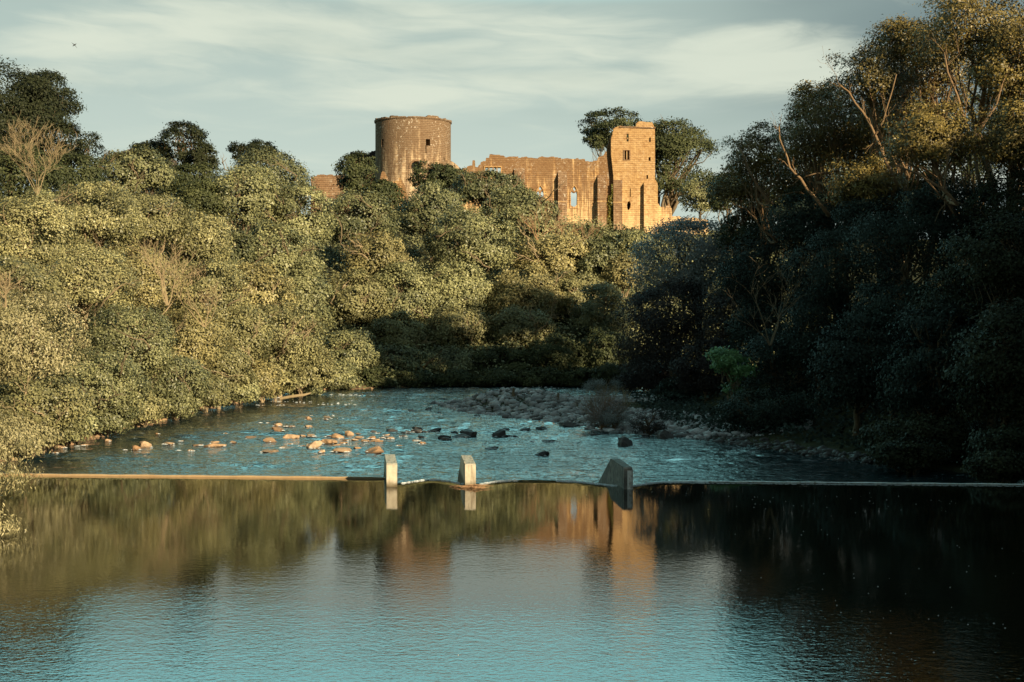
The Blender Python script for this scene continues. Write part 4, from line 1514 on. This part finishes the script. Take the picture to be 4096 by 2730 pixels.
tree(T, 'low black bushes along the right shore of the pool', 'tree', 2130, 1010, 150, 55, 58, 'dark', leaf=.2, count=10000, group=R)
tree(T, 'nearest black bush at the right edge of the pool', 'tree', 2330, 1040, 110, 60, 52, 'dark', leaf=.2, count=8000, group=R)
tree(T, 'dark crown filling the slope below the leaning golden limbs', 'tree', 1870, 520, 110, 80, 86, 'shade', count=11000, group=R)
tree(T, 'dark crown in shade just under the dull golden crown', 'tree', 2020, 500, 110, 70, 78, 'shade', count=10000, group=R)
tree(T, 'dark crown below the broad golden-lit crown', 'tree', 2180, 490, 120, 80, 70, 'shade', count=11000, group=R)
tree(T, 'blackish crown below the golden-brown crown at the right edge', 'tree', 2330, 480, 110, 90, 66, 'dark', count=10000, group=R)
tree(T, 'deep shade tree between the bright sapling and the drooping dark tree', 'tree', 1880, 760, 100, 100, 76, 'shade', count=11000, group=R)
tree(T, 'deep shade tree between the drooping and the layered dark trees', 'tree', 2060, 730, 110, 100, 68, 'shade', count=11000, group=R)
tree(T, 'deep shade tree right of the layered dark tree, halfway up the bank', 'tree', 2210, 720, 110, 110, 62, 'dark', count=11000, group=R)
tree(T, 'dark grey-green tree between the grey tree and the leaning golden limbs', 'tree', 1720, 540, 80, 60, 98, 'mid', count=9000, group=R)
RG = dict(vol=True, group='tall trees of the right bank catching the last sun', bmat=BARKO)
tree(T, 'lowest golden-green leaning tree with orange limbs reaching up to the left', 'tree', 1735, 365, 92, 88, 92, 'gold', leaf=.21, count=7500, nl=80, lr=.2, rag=.45, inner=.02, nlimb=12, base=(19, 92),
     limbs=[([(1850, 530, 88), (1810, 500, 88), (1770, 465, 88), (1740, 425, 88), (1722, 395, 88), (1700, 340, 88)], .22, .06), ([(1770, 465, 88), (1790, 450, 88), (1830, 440, 88)], .09, .04),
            ([(1785, 555, 87), (1755, 530, 87), (1735, 500, 87), (1715, 480, 87), (1690, 470, 87)], .15, .05)], **RG)
tree(T, 'open golden tree with a thick orange limb leaning left, middle of the sunlit right bank', 'tree', 1870, 330, 105, 110, 86, 'gold', leaf=.2, count=9500, nl=90, lr=.19, rag=.45, inner=.02, nlimb=12, base=(22, 86),
     limbs=[([(1905, 495, 82), (1870, 450, 82), (1840, 410, 82), (1815, 385, 82), (1800, 340, 82), (1790, 290, 82)], .20, .06), ([(1960, 400, 82), (1900, 395, 82), (1850, 405, 82)], .12, .05)], **RG)
tree(T, 'tall feathery golden tree whose left boughs stand out against the sky', 'tree', 2000, 200, 115, 115, 80, 'gold', leaf=.19, count=10500, nl=100, lr=.19, rag=.45, inner=.02, nlimb=12, base=(24, 80),
     limbs=[([(2060, 420, 76), (2020, 330, 76), (1985, 260, 76), (1950, 210, 76), (1925, 190, 76)], .18, .05), ([(2010, 310, 76), (2040, 240, 76), (2060, 170, 76)], .12, .04)], **RG)
tree(T, 'tallest tree, golden brown, leaving the frame at the top right corner', 'tree', 2225, 80, 145, 150, 76, 'gold', leaf=.19, count=15000, nl=110, lr=.2, rag=.4, inner=.05, nlimb=12, base=(30, 78),
     limbs=[([(2260, 460, 72), (2240, 330, 72), (2200, 220, 72), (2170, 120, 72)], .25, .07), ([(2240, 330, 72), (2290, 240, 72), (2320, 150, 72)], .15, .05)], **RG)
tree(T, 'broad golden-lit crown in front of the tallest tree', 'tree', 2140, 330, 125, 90, 68, 'gold', leaf=.18, count=12000, nl=90, lr=.2, rag=.4, inner=.06, nlimb=12, base=(26, 69),
     limbs=[([(2200, 470, 65), (2160, 430, 65), (2110, 400, 65), (2060, 380, 65)], .16, .05), ([(2170, 440, 65), (2175, 380, 65), (2190, 330, 65)], .12, .04)], **RG)
tree(T, 'golden-brown crown at the right edge of the frame', 'tree', 2330, 330, 110, 110, 66, 'gold', leaf=.18, count=11000, nl=90, lr=.2, rag=.4, inner=.06, base=(31, 66), **RG)
tree(T, 'dull golden crown between the leaning limbs and the dark bank', 'tree', 1990, 430, 110, 70, 78, 'gold', leaf=.19, count=9000, nl=80, lr=.2, rag=.4, inner=.05, base=(23, 78), **RG)
for (a_, b_, w_, h_, Y_, n_, lb_) in (
        (1700, 440, 80, 58, 97, 5500, 'lowest golden-green foliage left of the leaning limbs, near the grey-green tree'),
        (1825, 420, 105, 80, 95, 8000, 'golden foliage behind the leaning limbs, low on the skyline side'),
        (1880, 240, 80, 62, 90, 5500, 'feathery golden top standing left of the tall feathery tree'),
        (1955, 320, 120, 100, 89, 10000, 'golden mass behind and below the tall feathery tree'),
        (2070, 290, 130, 120, 85, 12000, 'dense golden mass left of the broad golden-lit crown'),
        (2070, 110, 90, 90, 82, 8000, 'brown-gold crown between the feathery tree and the tallest tree'),
        (2140, 170, 110, 120, 84, 10000, 'shaded brown crown behind the tallest tree'),
        (2320, 170, 110, 150, 74, 12000, 'brown-gold crown at the right edge below the top corner')):
    tree(T, lb_, 'tree', a_, b_, w_, h_, Y_, 'gold', leaf=.2, count=n_, nl=100, lr=.19, rag=.45, inner=.04, nlimb=16, **RG)
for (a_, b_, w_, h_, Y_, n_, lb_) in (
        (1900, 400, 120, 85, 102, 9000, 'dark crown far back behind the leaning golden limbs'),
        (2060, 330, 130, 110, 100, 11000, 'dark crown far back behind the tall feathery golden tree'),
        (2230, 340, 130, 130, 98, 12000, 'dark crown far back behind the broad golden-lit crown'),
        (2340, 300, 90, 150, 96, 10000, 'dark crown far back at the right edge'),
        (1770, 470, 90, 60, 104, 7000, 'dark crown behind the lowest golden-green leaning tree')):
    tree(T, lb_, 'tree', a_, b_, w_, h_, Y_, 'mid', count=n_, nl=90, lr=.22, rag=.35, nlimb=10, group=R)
tree(T, 'dark tree low behind the back edge of the gravel bar, under the plum-dark tree', 'tree', 1500, 862, 85, 52, 113, 'plum', count=9000, inner=.25, group=R)
tree('bush', 'dark bush at the back of the gravel bar beside the leaning trunk', 'bush', 1570, 900, 70, 32, 98, 'shade', count=6000, inner=.25, group=R)
tree(T, 'deep shade crown between the gold crowns and the dark bank, right of centre', 'tree', 2090, 450, 130, 65, 88, 'mid', count=12000, inner=.3, group=R)
tree(T, 'deep shade crown left of the one between gold crowns and dark bank', 'tree', 1900, 470, 110, 60, 92, 'mid', count=10000, inner=.3, group=R)
tree('bush', 'small black bush on the right shore where the pool meets the weir', 'bush', 2290, 1075, 70, 36, 50, 'dark', leaf=.18, count=5000, inner=.3, group=R)
tree('bush', 'small black bush over the end of the cobble beach', 'bush', 2090, 1045, 90, 36, 55, 'dark', leaf=.18, count=5000, inner=.3, group=R)
tree(T, 'dull dark crown filling the gap between the plum-dark tree and the bright sapling', 'tree', 1680, 740, 80, 90, 96, 'plum', count=9000, group=R)
tree(T, 'dark crown below the dark grey-green tree', 'tree', 1760, 760, 90, 80, 88, 'shade', count=9000, group=R)

bare_tree('bare_tree', 'thin bare branches arching through the dark leaves of the right bank', 'tree', 1770, 780, 590, 70, .9, 4, BARK, .06, 31, 3)

# ivy on the buttress
P = []
rs = np.random.RandomState(4)
for i in range(5200):
    t_ = rs.rand() ** .8
    zz = 800 - 330 * t_
    wd = (22 if zz > 600 else 22 * max(.12, (zz - 470) / 130)) + 4 * math.sin(zz * .06)
    zx = 1726 + rs.randn() * wd * .45
    x, z = Z(zx, zz, YW)
    P.append((x, YW - .08 - abs(rs.randn()) * .22, z))
P = np.array(P)
V = leaf_quads(P, np.tile([0, -1., .2], (len(P), 1)), .24, rs, .8) - np.array([14, YW, 20])
o = bpy.data.objects.new('ivy', quads_mesh('ivy', V, len(P), LEAF['ivy'], rs.rand(len(P))))
col.objects.link(o)
o.location = (14, YW, 20)
tag(o, 'yellow-green ivy climbing between two buttresses of the hall wall, next to the corner tower', 'ivy')

# undergrowth over the banks: nobody could count it
def cover(name, label, mat, N_, xr, yr, dmin, dmax, size, hmax, seed, keep=None):
    rs = np.random.RandomState(seed)
    x = rs.uniform(*xr, N_)
    y = rs.uniform(*yr, N_)
    d = river_sd(x, y)
    k = (d > dmin) & (d < dmax)
    if keep is not None:
        k &= keep(x, y)
    x, y = x[k], y[k]
    mnd = .5 + .5 * vnoise2(x / 1.6, y / 1.6, seed)
    z = ground_z(x, y)
    n_ = len(x)
    h = rs.rand(n_) * hmax * mnd
    P_ = np.stack([x, y, z + h], -1)
    V_ = leaf_quads(P_, np.tile([0, -.5, .6], (n_, 1)), size, rs)
    T_ = np.clip(rs.rand(n_) * .6 + mnd * .3, 0, 1)
    me_ = quads_mesh(name, V_, n_, LEAF[mat], T_)
    o_ = bpy.data.objects.new(name, me_)
    col.objects.link(o_)
    tag(o_, label, 'undergrowth', None, 'stuff')


cover('undergrowth', 'low green undergrowth covering the left bank and castle cliff between the trees', 'green', 150000, (-75, 40), (40, 212), .1, 90, .34, 1.7, 61, lambda x, y: (x < -10) | (y > 118))
cover('undergrowth', 'dark undergrowth covering the shaded right bank between the trees', 'shade', 70000, (8, 60), (30, 118), 2.5, 40, .26, 1.1, 62, lambda x, y: (x > 9))

# ------------------------------------------------------------------ stones
def rock_mesh(seed, sub=3, flat=.5):
    bm_ = bmesh.new()
    bmesh.ops.create_icosphere(bm_, subdivisions=sub, radius=1)
    rs_ = np.random.RandomState(seed)
    pl = [(unit(rs_, 1)[0], rs_.uniform(.48, .78)) for _ in range(12)]
    for v in bm_.verts:
        p = np.array(v.co)
        for (nn_, dd_) in pl:
            s_ = p @ nn_
            if s_ > dd_:
                p = p - nn_ * (s_ - dd_) * 1.0
        p = p * (1 + .06 * math.sin(p[0] * 7 + seed) * math.cos(p[1] * 6)) + rs_.randn(3) * .022
        p[2] *= flat * 1.25
        v.co = p
    me_ = bpy.data.meshes.new('rock')
    bm_.to_mesh(me_)
    bm_.free()
    return me_


rock_protos = [rock_mesh(s_, 3, f_) for s_, f_ in ((1, .62), (2, .5), (3, .7), (4, .42), (5, .55), (6, .35))]
rock_d = []
for me_ in rock_protos:
    m2 = me_.copy()
    m2.materials.append(M_ROCKD)
    me_.materials.append(M_ROCK)
    rock_d.append(m2)
rr = random.Random(77)
NR = [0]
SMALL = []
WAKE = []


NAMED = []
USED = set()


def near_label(p, tone_):
    c_ = sorted(NAMED, key=lambda q_: math.hypot(q_[1].x - p.x, (q_[1].y - p.y) * .6))
    for (lb_, q_) in c_:
        dx_, dy_ = p.x - q_.x, (p.y - q_.y) * .6
        w_ = ('left of' if dx_ < 0 else 'right of') if abs(dx_) > abs(dy_) else ('behind' if dy_ > 0 else 'in front of')
        t_ = 'small %s stone %s the %s' % (tone_, w_, ' '.join(lb_.split(',')[0].split()[:8]))
        if t_ not in USED:
            USED.add(t_)
            return t_


def rock(sx, sy, ws, label, group, dark=False, tall=.5):
    p = onlevel(sx, sy, WL)
    r_ = ws / FS * p.y / 2 * 1.22
    if label.startswith('small ') and 'small' in group and 'stones' in group:
        SMALL.append((p, 'dark' if dark else 'tan'))
    else:
        NAMED.append((label, p))
    NR[0] += 1
    me_ = (rock_d if dark else rock_protos)[rr.randrange(6)]
    o_ = bpy.data.objects.new('rock', me_)
    o_.location = (p.x, p.y + r_ * .5, WL + r_ * tall * .18)
    o_.scale = (r_, r_ * rr.uniform(.7, 1.0), r_ * tall * rr.uniform(.75, 1.1))
    o_.rotation_euler = (rr.uniform(-.12, .12), rr.uniform(-.12, .12), rr.choice((0, math.pi)) + rr.uniform(-.4, .4))
    col.objects.link(o_)
    tag(o_, label, 'rock', group)
    if SMALL and SMALL[-1][0] is p:
        SMALL[-1] = (p, SMALL[-1][1], o_)
    for _ in range(rr.randint(2, 6)):
        an = rr.uniform(-2.9, -.2)
        WAKE.append((p.x + math.cos(an) * r_ * .72, p.y + r_ * .5 + math.sin(an) * r_ * .6, WL + .02))


def z6(a, b):
    return 900 + a / 1.307, 1500 + b / 1.307


def z3(a, b):
    return a / 1.306, 1000 + b / 1.306


GL = 'sunlit rocks in the river above the weir line'
GD = 'dark rocks in the shaded part of the river'
# large and distinct sunlit rocks
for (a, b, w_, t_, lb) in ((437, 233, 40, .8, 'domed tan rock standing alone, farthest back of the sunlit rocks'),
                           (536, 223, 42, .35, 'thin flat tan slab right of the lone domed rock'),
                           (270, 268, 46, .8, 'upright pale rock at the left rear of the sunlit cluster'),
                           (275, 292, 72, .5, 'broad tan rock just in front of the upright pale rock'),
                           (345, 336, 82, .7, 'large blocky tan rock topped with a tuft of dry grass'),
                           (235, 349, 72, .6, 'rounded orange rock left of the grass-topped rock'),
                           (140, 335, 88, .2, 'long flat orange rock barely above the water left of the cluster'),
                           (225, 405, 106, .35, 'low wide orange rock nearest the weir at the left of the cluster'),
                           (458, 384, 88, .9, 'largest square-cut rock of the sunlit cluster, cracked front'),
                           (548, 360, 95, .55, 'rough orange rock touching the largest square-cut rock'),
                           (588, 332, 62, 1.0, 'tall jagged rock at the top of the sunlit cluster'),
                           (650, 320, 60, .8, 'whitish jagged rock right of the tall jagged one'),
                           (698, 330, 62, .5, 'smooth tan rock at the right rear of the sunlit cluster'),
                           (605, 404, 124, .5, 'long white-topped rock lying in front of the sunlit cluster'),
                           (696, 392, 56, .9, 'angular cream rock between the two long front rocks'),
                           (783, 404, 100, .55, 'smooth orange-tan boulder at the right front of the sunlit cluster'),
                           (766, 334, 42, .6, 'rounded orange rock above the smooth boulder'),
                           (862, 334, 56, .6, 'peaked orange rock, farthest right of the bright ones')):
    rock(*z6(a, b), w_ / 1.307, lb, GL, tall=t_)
for (a, b, w_, t_, lb) in ((300, 1036, 92, .5, 'broad brown rock under the overhanging leaves at the left shore'),
                           (563, 1000, 42, .5, 'tilted tan rock alone in the dark water near the left bank'),
                           (710, 1044, 52, .7, 'left of a touching pair of tan rocks in the dark water'),
                           (758, 1032, 74, .7, 'larger right one of the touching pair of tan rocks'),
                           (875, 1016, 66, .6, 'wedge-shaped tan rock right of the touching pair'),
                           (1117, 1012, 46, .8, 'light upright rock on a low ledge left of the cluster'),
                           (1130, 1028, 92, .35, 'low orange ledge below the light upright rock'),
                           (1030, 1022, 64, .2, 'thin flat ledge barely showing between wedge rock and orange ledge')):
    rock(*z3(a, b), w_ / 1.306, lb, GL, tall=t_)
small_l = [(318, 270, 28), (352, 272, 32), (430, 273, 42), (298, 382, 30), (338, 362, 26), (505, 304, 26), (402, 374, 30), (630, 345, 44), (800, 352, 52), (620, 358, 40), (570, 374, 56), (735, 349, 46), (820, 330, 34), (840, 318, 40),
           (912, 372, 34), (1025, 360, 44), (500, 406, 46), (448, 322, 60), (400, 322, 40), (182, 251, 16), (225, 251, 18), (452, 214, 14), (527, 234, 30), (700, 312, 40), (675, 342, 50), (780, 350, 60), (1000, 345, 36), (40, 356, 38), (540, 325, 40), (745, 302, 34)]
for (a, b, w_) in small_l:
    rock(*z6(a, b), w_ / 1.307, 'small sunlit tan stone just breaking the water in or around the bright rock cluster', 'small sunlit stones in the river', tall=.5)
for (a, b, w_) in ((285, 1062, 36), (655, 1046, 26), (945, 1000, 22), (930, 1048, 18), (998, 1050, 32), (1215, 1006, 32), (436, 1022, 44), (405, 1026, 15), (1360, 904, 18), (1400, 905, 22), (1085, 1030, 50), (820, 962, 24), (1180, 960, 20)):
    rock(*z3(a, b), w_ / 1.306, 'small tan stone in the dark water along the left bank', 'small stones along the left bank', tall=.5)
for (a, b, w_, t_, lb) in ((775, 302, 42, 1.0, 'pointed dark rock where the sunlit cluster turns to shade'),
                           (875, 302, 72, .6, 'long dark slab right of the pointed dark rock'),
                           (1000, 288, 60, .6, 'grey-brown rock at the back of the shaded rock row'),
                           (1088, 294, 76, .5, 'flat dark rock at the back of the shaded row'),
                           (1130, 290, 40, .7, 'dark knob of rock at the right back of the shaded row'),
                           (1150, 334, 66, .7, 'dark sloping rock in front of the shaded row'),
                           (1162, 341, 52, .5, 'grey smooth rock leaning on the dark sloping rock'),
                           (1205, 308, 46, .7, 'mid-grey rock beside the black peaked boulders'),
                           (1278, 320, 92, .9, 'largest black peaked boulder in the middle of the river'),
                           (1240, 326, 92, .4, 'low black rock at the foot of the largest peaked boulder'),
                           (1305, 288, 28, .8, 'tiny black peak of rock behind the largest boulder'),
                           (1466, 287, 50, .6, 'smooth tan-grey rock alone in the shaded stream'),
                           (1566, 293, 68, .45, 'black flat-topped rock right of the tan-grey one'),
                           (1655, 285, 68, .4, 'second black flat-topped rock, farther right'),
                           (1788, 272, 100, .6, 'broad dark rock near the willow bush on the bar'),
                           (1430, 322, 84, .8, 'black double-humped rock in midstream'),
                           (1482, 324, 60, .5, 'black rock joined to the double-humped rock'),
                           (1690, 351, 74, .3, 'thin black ledge in the current left of the big boulder'),
                           (1394, 385, 68, .3, 'thin black ledge above the gap between second and third pier'),
                           (1370, 361, 60, .2, 'nearly sunken dark ledge in midstream'),
                           (1656, 422, 70, .7, 'dark pyramid rock nearest the weir between second and third pier'),
                           (2099, 370, 90, .9, 'big dark dome boulder right of the shaded river, below the willow bush'),
                           (1135, 131, 50, .6, 'pale smooth boulder at the far upstream end of the gravel bar'),
                           (1495, 214, 62, .8, 'grey rounded boulder at the near edge of the gravel bar'),
                           (900, 180, 30, .6, 'small black rock alone in the far water left of the bar')):
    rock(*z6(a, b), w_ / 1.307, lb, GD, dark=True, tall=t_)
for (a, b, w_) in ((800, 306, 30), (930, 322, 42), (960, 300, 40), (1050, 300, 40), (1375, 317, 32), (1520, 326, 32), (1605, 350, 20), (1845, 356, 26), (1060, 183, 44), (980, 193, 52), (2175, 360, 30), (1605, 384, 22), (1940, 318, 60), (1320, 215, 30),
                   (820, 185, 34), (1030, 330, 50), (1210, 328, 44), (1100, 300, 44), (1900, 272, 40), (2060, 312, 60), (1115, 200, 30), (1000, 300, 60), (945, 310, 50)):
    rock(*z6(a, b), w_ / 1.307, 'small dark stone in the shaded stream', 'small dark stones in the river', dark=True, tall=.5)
for (a, b, w_, t_, lb) in ((1990, 770, 130, .8, 'dark mossy boulder at the right end of the willow bush'), (2120, 700, 0, .8, '')):
    if w_:
        rock(2300 + 960 / 2.614, 1450 + 800 / 2.614, 200 / 2.614, lb, GD, dark=True, tall=.9)
rock(2300 + 1190 / 2.614, 1450 + 775 / 2.614, 110 / 2.614, 'dark hump of rock right of the mossy boulder', GD, dark=True, tall=.8)
rock(2300 + 890 / 2.614, 1450 + 740 / 2.614, 130 / 2.614, 'tall dark block of rock behind the mossy boulder', GD, dark=True, tall=1.5)
rock(2300 + 420 / 2.614, 1450 + 760 / 2.614, 150 / 2.614, 'dark tilted rock at the roots of the willow bush', GD, dark=True, tall=.8)


for (p_, tn_, o_) in SMALL:
    lb_ = near_label(p_, tn_)
    if lb_:
        o_['label'] = lb_
flk = []
rs = np.random.RandomState(91)
x = rs.uniform(-20, 9, 5200)
y = rs.uniform(78, 119, 5200)
k_ = (vnoise2(x / 2.6, y / .8, 43) > .5) & (river_sd(x, y) < -1.2) & ((y > 95) | (x > -12))
flk = np.concatenate([np.array(WAKE), np.stack([x, y, np.full(5200, WL + .03)], -1)[k_]])
flecks('foam', 'white riffles breaking round the rocks and along the far shallows', flk, .034, M_FOAM, 8, 2.6, .5)


def stones(name, label, N_, region, smin, smax, seed, tone=(0, 1), zoff=0.0, mat=None):
    """a bank of cobbles: one object, far too many to count"""
    rs_ = np.random.RandomState(seed)
    bm_ = bmesh.new()
    bmesh.ops.create_icosphere(bm_, subdivisions=1, radius=1)
    bv = np.array([v.co[:] for v in bm_.verts])
    bf = np.array([[v.index for v in f.verts] for f in bm_.faces])
    bm_.free()
    pts = region(rs_, N_)
    n_ = len(pts)
    s_ = smin + (smax - smin) * rs_.rand(n_) ** 3.5
    V_ = bv[None] * (1 + .22 * rs_.randn(n_, len(bv), 1))
    V_ = V_ * np.stack([s_ * rs_.uniform(.8, 1.3, n_), s_ * rs_.uniform(.7, 1.1, n_), s_ * rs_.uniform(.4, .75, n_)], -1)[:, None]
    an = rs_.rand(n_) * 6.28
    ca, sa = np.cos(an)[:, None], np.sin(an)[:, None]
    X_, Y_ = V_[..., 0] * ca - V_[..., 1] * sa, V_[..., 0] * sa + V_[..., 1] * ca
    V_ = np.stack([X_, Y_, V_[..., 2]], -1) + pts[:, None]
    V_[..., 2] += (s_ * .15)[:, None] + zoff
    F = (bf[None] + (np.arange(n_) * len(bv))[:, None, None]).reshape(-1, 3)
    me_ = bpy.data.meshes.new(name)
    VV = V_.reshape(-1, 3)
    me_.vertices.add(len(VV))
    me_.vertices.foreach_set('co', VV.astype(np.float32).ravel())
    me_.loops.add(F.size)
    me_.loops.foreach_set('vertex_index', F.astype(np.int32).ravel())
    me_.polygons.add(len(F))
    me_.polygons.foreach_set('loop_start', np.arange(0, F.size, 3, dtype=np.int32))
    me_.update(calc_edges=True)
    a_ = me_.attributes.new('tone', 'FLOAT', 'FACE')
    a_.data.foreach_set('value', np.repeat(rs_.uniform(tone[0], tone[1], n_), len(bf)).astype(np.float32))
    me_.materials.append(mat or M_GRAVEL)
    o_ = bpy.data.objects.new(name, me_)
    col.objects.link(o_)
    tag(o_, label, 'stones', None, 'stuff')


def reg_band(xr, yr, dlo, dhi, cond=None):
    def f_(rs_, N_):
        x = rs_.uniform(*xr, N_)
        y = rs_.uniform(*yr, N_)
        d = river_sd(x, y)
        k = (d > dlo) & (d < dhi)
        if cond is not None:
            k &= cond(x, y)
        x, y = x[k], y[k]
        z = np.maximum(ground_z(x, y), WL - .02)
        return np.stack([x, y, z], -1)
    return f_


stones('gravel_bar', 'grey cobbles of the gravel bar reaching out from the right bank in shade', 13000, reg_band((-7, 16), (70, 106), -.8, 9), .05, .36, 5, (0, 1))
stones('gravel_bar', 'cobble beach along the right shore below the dark trees', 3000, reg_band((8, 17.5), (56, 72), -.4, 1.9), .05, .26, 6, (0, .3), 0., M_ROCKD)
stones('shore_stones', 'orange stones along the sunlit left shore under the leaves', 7000, reg_band((-26, -12), (50, 118), -.5, .6), .05, .28, 7, (.1, .6), 0., M_ROCK)

# shrubs and grass on the bar
tree('willow_bush', 'big grey-purple willow bush fanning up from the edge of the gravel bar', 'shrub', 1385, 945, 66, 46, 76, 'dry', leaf=.10, count=6000, aspect=.3, nl=60, lr=.22, rag=.6, inner=.2, group='bushes on the gravel bar', nlimb=30, bmat=TWIG)
tree('willow_bush', 'greener spiky clump at the front right of the big willow bush', 'shrub', 1410, 962, 34, 30, 75, 'grey', leaf=.11, count=2600, aspect=.25, nl=26, lr=.3, rag=.6, group='bushes on the gravel bar')
tree('willow_bush', 'upright grey bush at the far end of the gravel bar', 'shrub', 1385, 893, 46, 24, 104, 'grey', leaf=.13, count=2600, aspect=.3, nl=30, lr=.25, rag=.6, group='bushes on the gravel bar')
tree('willow_bush', 'small brown bush among the cobbles left of the big willow bush', 'shrub', 1283, 930, 24, 15, 90, 'dry', leaf=.10, count=1300, aspect=.3, nl=16, lr=.35, rag=.6, group='bushes on the gravel bar')
tree('willow_bush', 'tiny brown tuft farthest left on the gravel bar', 'shrub', 1180, 925, 12, 8, 92, 'dry', leaf=.10, count=500, aspect=.3, nl=10, lr=.4, rag=.6, group='bushes on the gravel bar')
tree('willow_bush', 'dark low bush on the rocks right of the big willow bush', 'shrub', 1490, 975, 46, 32, 72, 'plum', leaf=.11, count=3200, aspect=.35, nl=30, lr=.3, rag=.5, group='bushes on the gravel bar')

bare_tree('bare_shrub', 'thin grey stems standing up through the big willow bush on the bar', 'shrub', 1392, 985, 880, 76.3, .9, 14, BARKP, .030, 51, 3, 'bushes on the gravel bar')
bare_tree('bare_shrub', 'bare stems of the upright grey bush at the far end of the bar', 'shrub', 1385, 912, 872, 104, .9, 10, BARKP, .03, 52, 3, 'bushes on the gravel bar')
# driftwood log on the left shore
mb = MB()
a = onlevel(1190, 1588, WL + .35)
mb.tube([a + Vector((-1.3, 0, -.12)), a + Vector((-.4, 0, .05)), a + Vector((.5, .1, .16)), a + Vector((1.0, .1, .3))], [.11, .12, .10, .05], 8)
o = mb.build('driftwood', BARKP, None, tuple(a))
tag(o, 'white bleached log lying on the left shore under the leaves', 'driftwood')

# bird
bp = S(297, 180, 120)
mb = MB()
L = .32
mb.add([bp + Vector(v) * .65 for v in ((-.42, 0, .42), (-.16, -.06, .10), (0, -.10, .0), (.10, -.04, -.06), (.46, 0, -.55), (.24, .10, -.20), (.02, .10, .10), (-.2, .05, .22), (0, 0, .12), (.05, 0, -.12))],
       [(0, 1, 7), (1, 2, 6, 7), (2, 3, 5, 6), (3, 4, 5), (1, 8, 7), (2, 9, 3), (6, 8, 7), (6, 2, 8)])
mb.tube([bp + Vector((-.16, .05, -.10)), bp + Vector((-.02, 0, -.02)), bp + Vector((.10, 0, .06)), bp + Vector((.20, 0, .12))], [.015, .045, .04, .015], 6)
o = mb.build('bird', M_IRON, None, tuple(bp))
tag(o, 'small dark bird gliding with wings spread in the sky above the left bank', 'bird')

# ------------------------------------------------------------------ trees standing right of and behind the camera on the right bank
SH = [(28, -4, 0, 0), (28, 6, 0, 0), (29, 15, 0, 0), (28, 24, 0, 0), (30, 33, 0, 0), (37, 0, 0, 0), (38, 11, 0, 0), (38, 22, 0, 0), (40, 33, 0, 0), (41, 44, 0, 0), (30, 41, 0, 0), (34, 49, 0, 0), (27, 43, 5, 0), (31, 37, 5, 0), (27, 35, 5, 0), (34, 43, 5, 0), (33, 37, 0, 0), (46, 50, 0, 0), (46, 38, 0, 0), (48, 5, 0, 0), (49, 18, 0, 0), (50, 31, 0, 0), (52, 44, 0, 0), (42, 54, 0, 0), (52, 56, 0, 0), (38, -12, 0, 0), (50, -10, 0, 0)]
proto = None
for i, (x, y, zc_, r_) in enumerate(SH):
    g0 = gz(x, y)
    if proto is None:
        Pp, Nn, Tt, lc, lrw = crown_points((0, 0, 10), (8, 8, 8), 900, 70, .3, .8, 16000, 1.0, 5, .25)
        V = leaf_quads(Pp, Nn, .55, np.random.RandomState(1))
        cm = quads_mesh('crown', V, len(Pp), LEAF['shade'], Tt)
        q = MB()
        q.tube([(0, 0, -1), (.2, 0, 3), (0, .2, 7), (0, 0, 12)], [.45, .4, .3, .15], 8)
        proto = True
        root = empty('broadleaf_tree', (x, y, g0), 'tree on the right bank beside the bridge, out of the picture', 'tree', 'trees beside the viewpoint, out of view')
        c0 = bpy.data.objects.new('crown', cm)
        col.objects.link(c0)
        c0.parent = root
        t0 = q.build('trunk', BARK, root)
        r0 = root
    else:
        root = r0.copy()
        col.objects.link(root)
        root.location = (x, y, g0)
        for ch in (c0, t0):
            cc = ch.copy()
            col.objects.link(cc)
            cc.parent = root
    top_ = (12.0 if y < 20 else 13.6 if y < 40 else 16.2) + .45 * (x - 28)
    if zc_:
        root.location.z -= zc_
        top_ = 13
    s_ = max(.45, (top_ - g0) / 17.5)
    root.scale = (s_, s_, s_)
    root.rotation_euler = (0, 0, i * 1.3)
